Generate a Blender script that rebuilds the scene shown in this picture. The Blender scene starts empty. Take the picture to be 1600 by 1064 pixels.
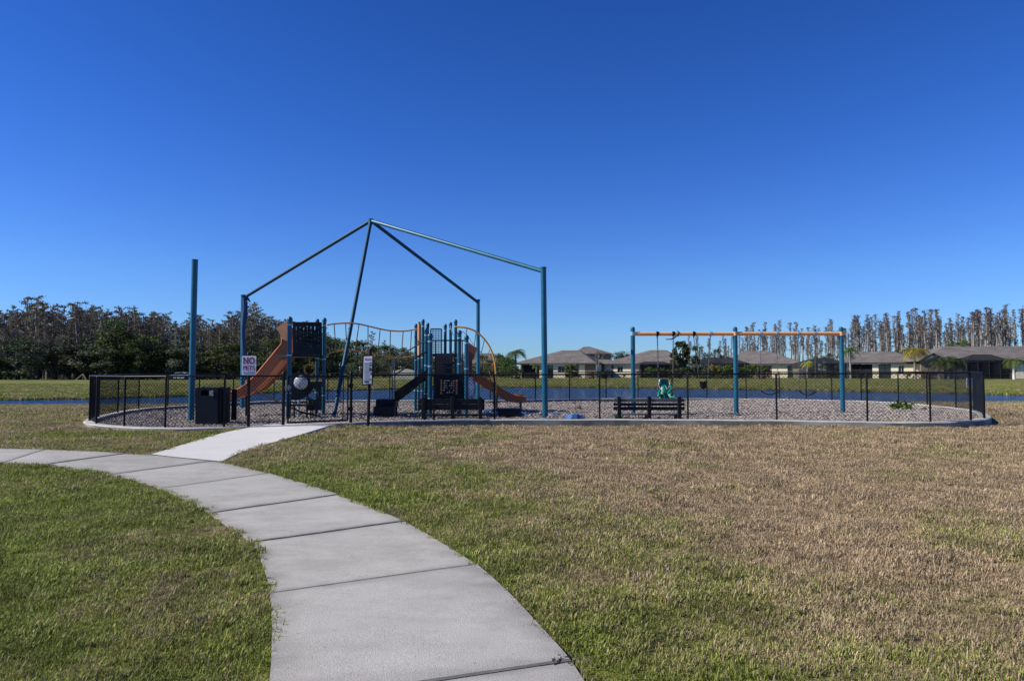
import bpy, math, random
import numpy as np
from mathutils import Vector, Matrix
from mathutils.geometry import tessellate_polygon

S = bpy.context.scene
R = math.radians
# ------------------------------------------------------------------ camera
F = 1067.0
PITCH = math.atan(46 / F)
EYE = 1.55
cd = bpy.data.cameras.new('camera')
cam = bpy.data.objects.new('camera', cd)
S.collection.objects.link(cam)
cd.sensor_width = 36
cd.lens = 36 * F / 1600
cd.clip_start = 0.05
cd.clip_end = 3000
cam.location = (0, 0, EYE)
cam.rotation_euler = (R(90) + PITCH, 0, 0)
S.camera = cam
S.render.resolution_x, S.render.resolution_y = 1024, 680
# ------------------------------------------------------------------ sky, sun, exposure
SUN_EL, SUN_AZ = 35.0, 6.0      # the sun stands on the left and a little behind the camera
sd = Vector((-math.cos(R(SUN_AZ)) * math.cos(R(SUN_EL)), -math.sin(R(SUN_AZ)) * math.cos(R(SUN_EL)), math.sin(R(SUN_EL))))
W = bpy.data.worlds.new('World')
S.world = W
W.use_nodes = True
wt = W.node_tree
bg = wt.nodes['Background']
sky = wt.nodes.new('ShaderNodeTexSky')
sky.sky_type = 'NISHITA'
sky.sun_disc = False
sky.sun_elevation = R(SUN_EL)
sky.sun_rotation = math.atan2(sd.x, sd.y)
sky.altitude = 0
sky.air_density = 1.0
sky.dust_density = 0.0
sky.ozone_density = 3.0
hs = wt.nodes.new('ShaderNodeHueSaturation')
hs.inputs['Saturation'].default_value = 1.22
hs.inputs['Hue'].default_value = 0.506
wt.links.new(sky.outputs[0], hs.inputs['Color'])
# clear winter air: the low sky stays blue instead of yellowing
wtc = wt.nodes.new('ShaderNodeTexCoord'); wsp = wt.nodes.new('ShaderNodeSeparateXYZ'); wrm = wt.nodes.new('ShaderNodeValToRGB'); wmu = wt.nodes.new('ShaderNodeMix')
wmu.data_type = 'RGBA'; wmu.blend_type = 'MULTIPLY'; wmu.inputs[0].default_value = 1.0
wt.links.new(wtc.outputs['Generated'], wsp.inputs[0]); wt.links.new(wsp.outputs[2], wrm.inputs[0])
SKYR = [(0.0, (0.32, 0.52, 0.97)), (0.06, (0.345, 0.54, 0.96)), (0.13, (0.385, 0.575, 0.95)), (0.21, (0.365, 0.55, 0.95)), (0.32, (0.305, 0.515, 0.92)), (0.5, (0.25, 0.46, 0.83)), (1.0, (0.25, 0.46, 0.83))]
el = wrm.color_ramp.elements
el[0].position, el[0].color = SKYR[0][0], SKYR[0][1] + (1,)
el[1].position, el[1].color = SKYR[-1][0], SKYR[-1][1] + (1,)
for p_, c_ in SKYR[1:-1]:
    e_ = el.new(p_); e_.color = c_ + (1,)
wt.links.new(hs.outputs[0], wmu.inputs[6]); wt.links.new(wrm.outputs[0], wmu.inputs[7])
wt.links.new(wmu.outputs[2], bg.inputs[0])
bg.inputs[1].default_value = 0.115
sl = bpy.data.lights.new('sun', 'SUN')
sl.energy = 5.0
sl.angle = R(0.53)
sl.color = (1.0, 0.945, 0.85)
so = bpy.data.objects.new('sun', sl)
S.collection.objects.link(so)
so.rotation_euler = (-sd).to_track_quat('-Z', 'Y').to_euler()
S.view_settings.view_transform = 'Standard'
S.view_settings.look = 'None'
S.view_settings.exposure = 0.35
S.view_settings.gamma = 1.0
S.cycles.max_bounces = 6
S.cycles.transparent_max_bounces = 12

# ------------------------------------------------------------------ helpers
def ray(px, py):
    dx = (px - 800) / F
    dz = -(py - 532) / F
    c, s = math.cos(PITCH), math.sin(PITCH)
    return Vector((dx, c - dz * s, s + dz * c))

def P(px, py, Y):
    d = ray(px, py)
    return Vector((0, 0, EYE)) + d * (Y / d.y)

def PZ(px, py, z):
    d = ray(px, py)
    return Vector((0, 0, EYE)) + d * ((z - EYE) / d.z)

def smooth(a, b, x):
    t = np.clip((np.asarray(x, float) - a) / (b - a), 0, 1)
    return t * t * (3 - 2 * t)

_rs = np.random.RandomState(7)
_perm = _rs.rand(256, 256)
def vnoise(x, y):
    x = np.asarray(x, float); y = np.asarray(y, float)
    xi = np.floor(x).astype(int); yi = np.floor(y).astype(int)
    fx = x - xi; fy = y - yi
    fx = fx * fx * (3 - 2 * fx); fy = fy * fy * (3 - 2 * fy)
    a = _perm[xi % 256, yi % 256]; b = _perm[(xi + 1) % 256, yi % 256]
    c = _perm[xi % 256, (yi + 1) % 256]; d = _perm[(xi + 1) % 256, (yi + 1) % 256]
    return (a * (1 - fx) + b * fx) * (1 - fy) + (c * (1 - fx) + d * fx) * fy - 0.5

MATS = {}
def NN(nt, t, **kw):
    n = nt.nodes.new(t)
    for k, v in kw.items():
        setattr(n, k, v)
    return n

def rgb(c): return (c[0], c[1], c[2], 1)

def mat(name, col, rough=0.5, metal=0.0, var=0.12, scale=6.0, bump=0.0, bscale=40.0, spec=0.5, col2=None, coat=0.0, alpha=1.0, fleck=0.0):
    """procedural material: large soft variation plus fine grain in both colour and roughness"""
    if name in MATS: return MATS[name]
    m = bpy.data.materials.new(name); m.use_nodes = True
    nt = m.node_tree; b = nt.nodes['Principled BSDF']; L = nt.links
    tc = NN(nt, 'ShaderNodeTexCoord')
    n1 = NN(nt, 'ShaderNodeTexNoise'); n1.inputs['Scale'].default_value = scale; n1.inputs['Detail'].default_value = 6; n1.inputs['Roughness'].default_value = 0.65
    L.new(tc.outputs['Object'], n1.inputs['Vector'])
    rmp = NN(nt, 'ShaderNodeMapRange'); rmp.inputs[1].default_value = 0.3; rmp.inputs[2].default_value = 0.7
    L.new(n1.outputs[0], rmp.inputs[0])
    mx = NN(nt, 'ShaderNodeMix', data_type='RGBA')
    if col2 is None:
        A = tuple(c * (1 - var) for c in col); B = tuple(min(1, c * (1 + var)) for c in col)
    else:
        A, B = col, col2
    mx.inputs[6].default_value = rgb(A); mx.inputs[7].default_value = rgb(B)
    L.new(rmp.outputs[0], mx.inputs[0])
    out = mx.outputs[2]
    if fleck:
        n2 = NN(nt, 'ShaderNodeTexNoise'); n2.inputs['Scale'].default_value = bscale * 1.7; n2.inputs['Detail'].default_value = 2
        L.new(tc.outputs['Object'], n2.inputs['Vector'])
        r2 = NN(nt, 'ShaderNodeMapRange'); r2.inputs[1].default_value = 0.35; r2.inputs[2].default_value = 0.65
        r2.inputs[3].default_value = 1 - fleck; r2.inputs[4].default_value = 1 + fleck
        L.new(n2.outputs[0], r2.inputs[0])
        vm = NN(nt, 'ShaderNodeVectorMath', operation='SCALE')
        L.new(out, vm.inputs[0]); L.new(r2.outputs[0], vm.inputs['Scale']); out = vm.outputs[0]
    L.new(out, b.inputs['Base Color'])
    rr = NN(nt, 'ShaderNodeMapRange'); rr.inputs[3].default_value = max(0.03, rough - 0.1); rr.inputs[4].default_value = min(1, rough + 0.1)
    L.new(n1.outputs[0], rr.inputs[0]); L.new(rr.outputs[0], b.inputs['Roughness'])
    b.inputs['Metallic'].default_value = metal
    b.inputs['Specular IOR Level'].default_value = spec
    b.inputs['Coat Weight'].default_value = coat
    b.inputs['Alpha'].default_value = alpha
    if bump:
        n3 = NN(nt, 'ShaderNodeTexNoise'); n3.inputs['Scale'].default_value = bscale; n3.inputs['Detail'].default_value = 4
        L.new(tc.outputs['Object'], n3.inputs['Vector'])
        bp = NN(nt, 'ShaderNodeBump'); bp.inputs['Strength'].default_value = bump; bp.inputs['Distance'].default_value = 0.02
        L.new(n3.outputs[0], bp.inputs['Height']); L.new(bp.outputs[0], b.inputs['Normal'])
    MATS[name] = m
    return m

class MB:
    def __init__(s): s.v = []; s.f = []; s.mi = []
    def quad(s, a, b, c, d, m=0):
        n = len(s.v); s.v += [tuple(a), tuple(b), tuple(c), tuple(d)]; s.f.append((n, n + 1, n + 2, n + 3)); s.mi.append(m)
    def tri(s, a, b, c, m=0):
        n = len(s.v); s.v += [tuple(a), tuple(b), tuple(c)]; s.f.append((n, n + 1, n + 2)); s.mi.append(m)
    def box(s, x0, x1, y0, y1, z0, z1, m=0):
        n = len(s.v)
        s.v += [(x0, y0, z0), (x1, y0, z0), (x1, y1, z0), (x0, y1, z0), (x0, y0, z1), (x1, y0, z1), (x1, y1, z1), (x0, y1, z1)]
        for f in ((0, 3, 2, 1), (4, 5, 6, 7), (0, 1, 5, 4), (1, 2, 6, 5), (2, 3, 7, 6), (3, 0, 4, 7)):
            s.f.append(tuple(n + i for i in f)); s.mi.append(m)
        return s
    def beam(s, a, b, w, h, up=(0, 0, 1), m=0):
        """rectangular bar from a to b; w sideways, h along up"""
        a = Vector(a); b = Vector(b); d = (b - a).normalized(); u = Vector(up)
        if abs(d.dot(u)) > 0.99: u = Vector((0, 1, 0))
        sdv = d.cross(u).normalized(); u = sdv.cross(d).normalized()
        n = len(s.v)
        for p in (a, b):
            for i, j in ((-1, -1), (1, -1), (1, 1), (-1, 1)):
                s.v.append(tuple(p + sdv * (i * w / 2) + u * (j * h / 2)))
        for f in ((0, 3, 2, 1), (4, 5, 6, 7), (0, 1, 5, 4), (1, 2, 6, 5), (2, 3, 7, 6), (3, 0, 4, 7)):
            s.f.append(tuple(n + i for i in f)); s.mi.append(m)
        return s
    def tube(s, pts, r, n=12, cap=True, m=0):
        pts = [Vector(p) for p in pts]
        rs = r if isinstance(r, (list, tuple)) else [r] * len(pts)
        base = len(s.v); ref = None
        for i, p in enumerate(pts):
            d = (pts[min(i + 1, len(pts) - 1)] - pts[max(i - 1, 0)])
            d = d.normalized() if d.length > 1e-9 else Vector((0, 0, 1))
            if ref is None:
                ref = Vector((1, 0, 0)) if abs(d.x) < 0.9 else Vector((0, 1, 0))
            u = (ref - d * ref.dot(d)).normalized(); w = d.cross(u); ref = u
            for k in range(n):
                a = 2 * math.pi * k / n
                s.v.append(tuple(p + (u * math.cos(a) + w * math.sin(a)) * rs[i]))
        for i in range(len(pts) - 1):
            for k in range(n):
                a = base + i * n + k; b = base + i * n + (k + 1) % n
                s.f.append((a, b, b + n, a + n)); s.mi.append(m)
        if cap:
            s.f.append(tuple(base + k for k in reversed(range(n)))); s.mi.append(m)
            e = base + (len(pts) - 1) * n
            s.f.append(tuple(e + k for k in range(n))); s.mi.append(m)
        return s
    def dome(s, c, r, h, n=14, k=4, m=0):
        c = Vector(c)
        pts = []; rs = []
        for i in range(k + 1):
            a = math.pi / 2 * i / k
            pts.append(c + Vector((0, 0, h * math.sin(a)))); rs.append(max(0.002, r * math.cos(a)))
        return s.tube(pts, rs, n, m=m)
    def plate(s, outer, holes, n, t, m=0):
        """flat plate with holes; outer/holes are lists of 3D points, n thickness direction"""
        loops = [[Vector(p) for p in outer]] + [[Vector(p) for p in h] for h in holes]
        tris = tessellate_polygon(loops)
        flat = [p for l in loops for p in l]
        off = Vector(n).normalized() * t
        b = len(s.v); N = len(flat)
        s.v += [tuple(p) for p in flat] + [tuple(p + off) for p in flat]
        for tr in tris:
            s.f.append(tuple(b + i for i in tr)); s.mi.append(m)
            s.f.append(tuple(b + N + i for i in reversed(tr))); s.mi.append(m)
        k = 0
        for l in loops:
            for i in range(len(l)):
                a = b + k + i; c = b + k + (i + 1) % len(l)
                s.f.append((a, c, c + N, a + N)); s.mi.append(m)
            k += len(l)
        return s
    def build(s, name, mats, parent=None, origin=None, flat=False, bevel=0):
        if origin is None:
            origin = Vector((0, 0, 0))
            if parent is not None:
                o = parent
                while o.parent: o = o.parent
                origin = o.location.copy() if 'pre' not in o else Vector(o['pre'])
        me = bpy.data.meshes.new(name)
        V = [(v[0] - origin[0], v[1] - origin[1], v[2] - origin[2]) for v in s.v]
        me.from_pydata(V, [], s.f)
        if not isinstance(mats, (list, tuple)): mats = [mats]
        for m in mats: me.materials.append(m)
        if len(mats) > 1: me.polygons.foreach_set('material_index', s.mi)
        me.update()
        me.validate()
        o = bpy.data.objects.new(name, me)
        S.collection.objects.link(o)
        if parent is not None: o.parent = parent
        else: o.location = origin
        if not flat:
            me.polygons.foreach_set('use_smooth', [True] * len(me.polygons))
            try: me.set_sharp_from_angle(angle=R(38))
            except Exception: pass
        if bevel:
            bm = o.modifiers.new('bevel', 'BEVEL'); bm.width = bevel; bm.segments = 2; bm.limit_method = 'ANGLE'; bm.angle_limit = R(50)
        return o

def thing(name, label, cat, loc=(0, 0, 0), group=None):
    o = bpy.data.objects.new(name, None); S.collection.objects.link(o)
    o.empty_display_size = 0.2
    o.location = loc; o['label'] = label; o['category'] = cat
    if group: o['group'] = group
    return o

def tag(o, label, cat, group=None):
    o['label'] = label; o['category'] = cat
    if group: o['group'] = group
    return o

def kind(o, k): o['kind'] = k; return o

def copy_tree(o, parent=None):
    c = o.copy(); S.collection.objects.link(c)
    if parent is not None: c.parent = parent
    for ch in list(o.children): copy_tree(ch, c)
    return c

# ------------------------------------------------------------------ the fence loop (kerb top points, near side first)
NEAR = [(140, 657, 1.38), (150.5, 662, 1.38), (194, 666, 1.38), (258, 668, 1.37), (350, 667, 1.37), (442.4, 664, 1.37), (548, 659.5, 1.36),
        (678, 656, 1.35), (772.5, 655, 1.35), (937, 654.5, 1.34), (1075, 655, 1.33), (1213.7, 656, 1.32), (1355.6, 658.3, 1.31), (1454, 659, 1.30),
        (1517, 656, 1.29), (1538, 653, 1.29), (1536, 647, 1.29), (1522, 641, 1.29), (1494, 637, 1.29), (1449, 632.5, 1.29), (1404, 629, 1.29), (1346, 626, 1.29), (1300, 625, 1.29),
        (1260, 624, 1.29), (1218, 623, 1.30), (1166, 622.5, 1.30), (1104.5, 622.2, 1.30), (1050, 622.2, 1.30), (997, 622.2, 1.30), (947, 622.5, 1.31), (890, 623.2, 1.32), (836.6, 624, 1.33),
        (766, 625.2, 1.34), (690, 625.2, 1.35), (608.7, 625, 1.36), (512, 625, 1.37), (428, 626.3, 1.38), (364.4, 629.2, 1.38), (311, 632, 1.38), (262, 635, 1.38), (216.5, 638.8, 1.38),
        (184, 644, 1.38), (154, 651, 1.38)]
LOOP = []
for px, py, H in NEAR:
    LOOP.append(PZ(px, py, EYE - H))
NL = len(LOOP)
def catmull(pts, per):
    out = []
    n = len(pts)
    for i in range(n):
        p0, p1, p2, p3 = pts[(i - 1) % n], pts[i], pts[(i + 1) % n], pts[(i + 2) % n]
        for k in range(per):
            t = k / per
            out.append(0.5 * ((2 * p1) + (p2 - p0) * t + (2 * p0 - 5 * p1 + 4 * p2 - p3) * t * t + (3 * p1 - p0 - 3 * p2 + p3) * t ** 3))
    return out
DL = catmull(LOOP, 10)
# smooth the dense loop a little
for _ in range(6):
    DL = [(DL[i - 1] + 2 * DL[i] + DL[(i + 1) % len(DL)]) / 4 for i in range(len(DL))]
CX, CY = 1.0, 24.0
LA = np.array([math.atan2(p.y - CY, p.x - CX) for p in DL])
LR = np.array([math.hypot(p.y - CY, p.x - CX) for p in DL])
_o = np.argsort(LA)
LA2 = np.concatenate([LA[_o] - 2 * math.pi, LA[_o], LA[_o] + 2 * math.pi]); LR2 = np.tile(LR[_o], 3)
def loop_ratio(x, y):
    x = np.asarray(x, float); y = np.asarray(y, float)
    a = np.arctan2(y - CY, x - CX)
    return np.hypot(x - CX, y - CY) / np.interp(a, LA2, LR2)

# ------------------------------------------------------------------ terrain
FS = [(-400, 49), (-60, 46.5), (-35.8, 48), (-30.9, 50), (-26.6, 54.6), (-24, 61), (-19.5, 69.5), (-12.9, 76.5), (-3.1, 83.4), (7.8, 83.4), (21.5, 76.5), (34.8, 67.5), (43, 57.4), (60, 52), (400, 52)]
WZ = -0.6
def near_shore(X): return np.interp(X, [-400, -32, 0, 37, 400], [42, 42.6, 45, 46.4, 47]) + 0.35 * vnoise(np.asarray(X) * 0.35, np.asarray(X) * 0 + 3)
def far_shore(X): return np.interp(X, [a for a, b in FS], [b for a, b in FS]) + 0.9 * vnoise(np.asarray(X) * 0.22, np.asarray(X) * 0 + 9)
def terrain(X, Y, holes=False):
    X = np.asarray(X, float); Y = np.asarray(Y, float)
    z = (0.012 + 0.085 * smooth(2, 12, X) + 0.08 * smooth(-5, -9, X)) * smooth(8, 15, Y)
    z = z + 0.12 * np.exp(-((X + 5.2) / 2.3) ** 2 - ((Y - 16.8) / 1.6) ** 2)
    z = z + 0.03 * vnoise(X * 0.25, Y * 0.25) * smooth(3, 8, np.hypot(X + 2, Y - 6)) + 0.012 * vnoise(X * 1.3, Y * 1.3)
    ns = near_shore(X); fs = far_shore(X)
    dn = ns - Y; df = Y - fs
    fn = np.clip(dn / 18.0, 0, 1) ** 1.3
    near = WZ + (z - WZ) * fn
    ff_ = np.clip(df / 13.0, 0, 1); ff_ = 1 - (1 - ff_) ** 1.9
    far = WZ + (0.62 + 0.10 * smooth(14, 60, df) + 0.06 * vnoise(X * 0.1, Y * 0.1)) * ff_
    bed = WZ - np.minimum(0.5, 0.10 + 0.15 * np.minimum(np.abs(dn), np.abs(df)))
    z = np.where(dn > 0, near, np.where(df > 0, far, bed))
    if holes:
        z = np.where(loop_ratio(X, Y) < 0.99, z - 0.3, z)
    return z
def tz(x, y): return float(terrain(x, y))
def G(px, py):
    """ground point under a picture position"""
    z = 0.0
    for _ in range(6):
        p = PZ(px, py, z); z = tz(p.x, p.y)
    return Vector((p.x, p.y, z))

# ------------------------------------------------------------------ ground colour: green to dry straw by place
def dryness(nt):
    L = nt.links
    g = NN(nt, 'ShaderNodeNewGeometry')
    sp = NN(nt, 'ShaderNodeSeparateXYZ'); L.new(g.outputs['Position'], sp.inputs[0])
    def M(op, a, b=None, c=None, clamp=False):
        n = NN(nt, 'ShaderNodeMath', operation=op); n.use_clamp = clamp
        for i, v in enumerate((a, b, c)):
            if v is None: continue
            if isinstance(v, (int, float)): n.inputs[i].default_value = v
            else: L.new(v, n.inputs[i])
        return n.outputs[0]
    def SS(v, a, b):
        n = NN(nt, 'ShaderNodeMapRange', interpolation_type='SMOOTHSTEP')
        L.new(v, n.inputs[0]); n.inputs[1].default_value = a; n.inputs[2].default_value = b
        return n.outputs[0]
    def NZ(scale, det=4, off=0.0):
        n = NN(nt, 'ShaderNodeTexNoise'); n.inputs['Scale'].default_value = scale; n.inputs['Detail'].default_value = det
        if off:
            va = NN(nt, 'ShaderNodeVectorMath', operation='ADD'); va.inputs[1].default_value = (off, off * 0.7, 0)
            L.new(g.outputs['Position'], va.inputs[0]); L.new(va.outputs[0], n.inputs['Vector'])
        else: L.new(g.outputs['Position'], n.inputs['Vector'])
        return n.outputs[0]
    X, Y = sp.outputs[0], sp.outputs[1]
    s = M('ADD', M('MULTIPLY', Y, 0.6), X)
    a = M('MULTIPLY', SS(s, 2.4, 8.2), 0.64)
    b = M('MULTIPLY', SS(Y, 9.5, 14.0), 0.48)
    d = M('MAXIMUM', a, b)
    far = SS(Y, 40, 47)
    d = M('MULTIPLY', d, M('SUBTRACT', 1.0, M('MULTIPLY', far, 0.75)))
    d = M('ADD', d, M('MULTIPLY_ADD', M('MULTIPLY', SS(X, -0.8, 1.2), M('SUBTRACT', 1.0, SS(Y, 30, 40))), 0.24, 0.12))
    gx_ = M('ADD', X, 8.4); gy_ = M('SUBTRACT', Y, 15.2); rr2 = M('ADD', M('MULTIPLY', M('MULTIPLY', gx_, gx_), 0.16), M('MULTIPLY', M('MULTIPLY', gy_, gy_), 1.2))
    d = M('SUBTRACT', d, M('MULTIPLY', M('SUBTRACT', 1.0, SS(rr2, 0.2, 1.3)), 0.5))
    n1 = M('MULTIPLY', M('SUBTRACT', NZ(0.55, 5), 0.5), 2.1)
    n2 = M('MULTIPLY', M('SUBTRACT', NZ(3.0, 4, 11.0), 0.5), 1.0)
    d = M('ADD', d, M('ADD', n1, n2), clamp=True)
    return d, M, SS, NZ, X, Y

def grass_ground():
    m = bpy.data.materials.new('lawn_soil'); m.use_nodes = True
    nt = m.node_tree; L = nt.links; b = nt.nodes['Principled BSDF']
    d, M, SS, NZ, X, Y = dryness(nt)
    fine = NZ(55, 6, 5.0)
    rough = NZ(9, 6, 2.0)
    def mix(f, A, B):
        n = NN(nt, 'ShaderNodeMix', data_type='RGBA')
        if isinstance(f, float): n.inputs[0].default_value = f
        else: L.new(f, n.inputs[0])
        for i, c in ((6, A), (7, B)):
            if isinstance(c, tuple): n.inputs[i].default_value = rgb(c)
            else: L.new(c, n.inputs[i])
        return n.outputs[2]
    ff = SS(fine, 0.35, 0.65)
    green = mix(ff, (0.06, 0.085, 0.012), (0.17, 0.20, 0.03))
    dry = mix(ff, (0.16, 0.115, 0.06), (0.40, 0.30, 0.18))
    bank = mix(ff, (0.09, 0.13, 0.02), (0.17, 0.20, 0.035))
    green = mix(SS(Y, 38, 46), green, bank)
    dd = M('ADD', d, M('MULTIPLY', M('SUBTRACT', rough, 0.5), 0.9), clamp=True)
    col = mix(dd, green, dry)
    # bare dark mud right at the water line
    g = NN(nt, 'ShaderNodeNewGeometry'); sp = NN(nt, 'ShaderNodeSeparateXYZ'); L.new(g.outputs['Position'], sp.inputs[0])
    mud = NN(nt, 'ShaderNodeMapRange'); L.new(sp.outputs[2], mud.inputs[0]); mud.inputs[1].default_value = WZ + 0.14; mud.inputs[2].default_value = WZ + 0.02
    col = mix(mud.outputs[0], col, (0.05, 0.05, 0.025))
    L.new(col, b.inputs['Base Color'])
    b.inputs['Roughness'].default_value = 1.0; b.inputs['Specular IOR Level'].default_value = 0.1
    bp = NN(nt, 'ShaderNodeBump'); bp.inputs['Strength'].default_value = 0.9; bp.inputs['Distance'].default_value = 0.05
    h = M('ADD', M('MULTIPLY', fine, 0.6), rough)
    L.new(h, bp.inputs['Height']); L.new(bp.outputs[0], b.inputs['Normal'])
    return m

def blade_mat():
    m = bpy.data.materials.new('grass_blades'); m.use_nodes = True
    nt = m.node_tree; L = nt.links; b = nt.nodes['Principled BSDF']
    d, M, SS, NZ, X, Y = dryness(nt)
    at = NN(nt, 'ShaderNodeAttribute', attribute_name='rnd')
    sp = NN(nt, 'ShaderNodeSeparateColor'); L.new(at.outputs['Color'], sp.inputs[0])
    r1, r2 = sp.outputs[0], sp.outputs[1]
    isdry = SS(M('SUBTRACT', M('MULTIPLY_ADD', d, 1.1, -0.02), r1), -0.12, 0.12)
    def mix(f, A, B):
        n = NN(nt, 'ShaderNodeMix', data_type='RGBA'); L.new(f, n.inputs[0])
        for i, c in ((6, A), (7, B)):
            if isinstance(c, tuple): n.inputs[i].default_value = rgb(c)
            else: L.new(c, n.inputs[i])
        return n.outputs[2]
    gr = mix(r2, (0.115, 0.145, 0.022), (0.32, 0.35, 0.075))
    dr = mix(r2, (0.25, 0.18, 0.095), (0.52, 0.405, 0.255))
    col = mix(isdry, gr, dr)
    pv = SS(M('ADD', NZ(1.9, 5, 31.0), M('MULTIPLY', NZ(9.0, 3, 17.0), 0.6)), 0.55, 1.05)
    sc_ = NN(nt, 'ShaderNodeVectorMath', operation='SCALE'); L.new(col, sc_.inputs[0]); L.new(M('MULTIPLY_ADD', pv, 0.60, 0.76), sc_.inputs['Scale']); col = sc_.outputs[0]
    L.new(col, b.inputs['Base Color'])
    b.inputs['Roughness'].default_value = 0.6; b.inputs['Specular IOR Level'].default_value = 0.25
    b.inputs['Subsurface Weight'].default_value = 0.0
    tr = NN(nt, 'ShaderNodeBsdfTranslucent'); L.new(col, tr.inputs[0])
    ms = NN(nt, 'ShaderNodeMixShader'); ms.inputs[0].default_value = 0.25
    L.new(b.outputs[0], ms.inputs[1]); L.new(tr.outputs[0], ms.inputs[2])
    L.new(ms.outputs[0], nt.nodes['Material Output'].inputs[0])
    return m

def axis(fine0, fine1, step, lim0, lim1):
    a = list(np.arange(fine0, fine1 + 1e-6, step))
    s = step; x = fine1
    while x < lim1: s *= 1.25; x += s; a.append(x)
    s = step; x = fine0
    while x > lim0: s *= 1.25; x -= s; a.insert(0, x)
    return np.array(a)
gx = axis(-42, 46, 0.45, -1500, 1500); gy = axis(0, 92, 0.45, -300, 1900)
GX, GY = np.meshgrid(gx, gy)
GZ = terrain(GX, GY, True)
nv = GX.size; nx = len(gx); ny = len(gy)
me = bpy.data.meshes.new('ground')
idx = np.arange(nv).reshape(ny, nx)
quads = np.stack([idx[:-1, :-1], idx[:-1, 1:], idx[1:, 1:], idx[1:, :-1]], -1).reshape(-1, 4)
me.from_pydata(np.stack([GX, GY, GZ], -1).reshape(-1, 3).tolist(), [], quads.tolist())
me.polygons.foreach_set('use_smooth', [True] * len(me.polygons))
me.materials.append(grass_ground())
ground = bpy.data.objects.new('ground', me); S.collection.objects.link(ground); kind(ground, 'structure')

# water
def water_mat():
    m = bpy.data.materials.new('pond_water'); m.use_nodes = True
    nt = m.node_tree; L = nt.links; b = nt.nodes['Principled BSDF']
    b.inputs['Base Color'].default_value = (0.012, 0.055, 0.16, 1)
    b.inputs['Roughness'].default_value = 0.12
    b.inputs['IOR'].default_value = 1.33
    g = NN(nt, 'ShaderNodeNewGeometry')
    mp = NN(nt, 'ShaderNodeMapping'); mp.inputs['Scale'].default_value = (0.55, 1.0, 1.0); L.new(g.outputs['Position'], mp.inputs[0])
    n = NN(nt, 'ShaderNodeTexNoise'); n.inputs['Scale'].default_value = 2.4; n.inputs['Detail'].default_value = 5; n.inputs['Roughness'].default_value = 0.62
    L.new(mp.outputs[0], n.inputs['Vector'])
    bp = NN(nt, 'ShaderNodeBump'); bp.inputs['Strength'].default_value = 1.0; bp.inputs['Distance'].default_value = 0.22
    L.new(n.outputs[0], bp.inputs['Height']); L.new(bp.outputs[0], b.inputs['Normal'])
    return m
w = MB(); w.quad((-900, 38, WZ), (900, 38, WZ), (900, 100, WZ), (-900, 100, WZ))
kind(w.build('water', water_mat()), 'structure')

# ------------------------------------------------------------------ concrete paths
conc = mat('old_concrete', (0.40, 0.383, 0.338), 0.9, var=0.08, scale=1.1, bump=0.28, bscale=140, fleck=0.24, spec=0.2)
conc_new = mat('pale_concrete', (0.58, 0.565, 0.52), 0.9, var=0.05, scale=2.0, bump=0.25, bscale=160, fleck=0.07, spec=0.2)
conc_dark = mat('joint_dirt', (0.115, 0.11, 0.098), 0.95, var=0.4, scale=8)
def stained_concrete():
    m = conc; nt = m.node_tree; L = nt.links; b = nt.nodes['Principled BSDF']
    src = b.inputs['Base Color'].links[0].from_socket
    g = NN(nt, 'ShaderNodeNewGeometry')
    n = NN(nt, 'ShaderNodeTexNoise'); n.inputs['Scale'].default_value = 0.9; n.inputs['Detail'].default_value = 9; n.inputs['Roughness'].default_value = 0.75
    mp = NN(nt, 'ShaderNodeMapping'); mp.inputs['Scale'].default_value = (0.8, 1.3, 1); mp.inputs['Rotation'].default_value = (0, 0, R(10)); L.new(g.outputs['Position'], mp.inputs[0]); L.new(mp.outputs[0], n.inputs['Vector'])
    r = NN(nt, 'ShaderNodeMapRange'); r.inputs[1].default_value = 0.42; r.inputs[2].default_value = 0.72; r.inputs[3].default_value = 1.05; r.inputs[4].default_value = 0.70
    L.new(n.outputs[0], r.inputs[0])
    v = NN(nt, 'ShaderNodeVectorMath', operation='SCALE'); L.new(src, v.inputs[0]); L.new(r.outputs[0], v.inputs['Scale'])
    # scattered dark pock marks
    vo = NN(nt, 'ShaderNodeTexVoronoi'); vo.inputs['Scale'].default_value = 9; L.new(g.outputs['Position'], vo.inputs['Vector'])
    r2 = NN(nt, 'ShaderNodeMapRange'); r2.inputs[1].default_value = 0.03; r2.inputs[2].default_value = 0.09; r2.inputs[3].default_value = 0.55; r2.inputs[4].default_value = 1.0
    L.new(vo.outputs['Distance'], r2.inputs[0])
    v2 = NN(nt, 'ShaderNodeVectorMath', operation='SCALE'); L.new(v.outputs[0], v2.inputs[0]); L.new(r2.outputs[0], v2.inputs['Scale'])
    at = NN(nt, 'ShaderNodeAttribute', attribute_name='tone')
    v3 = NN(nt, 'ShaderNodeVectorMath', operation='MULTIPLY'); L.new(v2.outputs[0], v3.inputs[0]); L.new(at.outputs['Color'], v3.inputs[1])
    L.new(v3.outputs[0], b.inputs['Base Color'])
stained_concrete()

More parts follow.
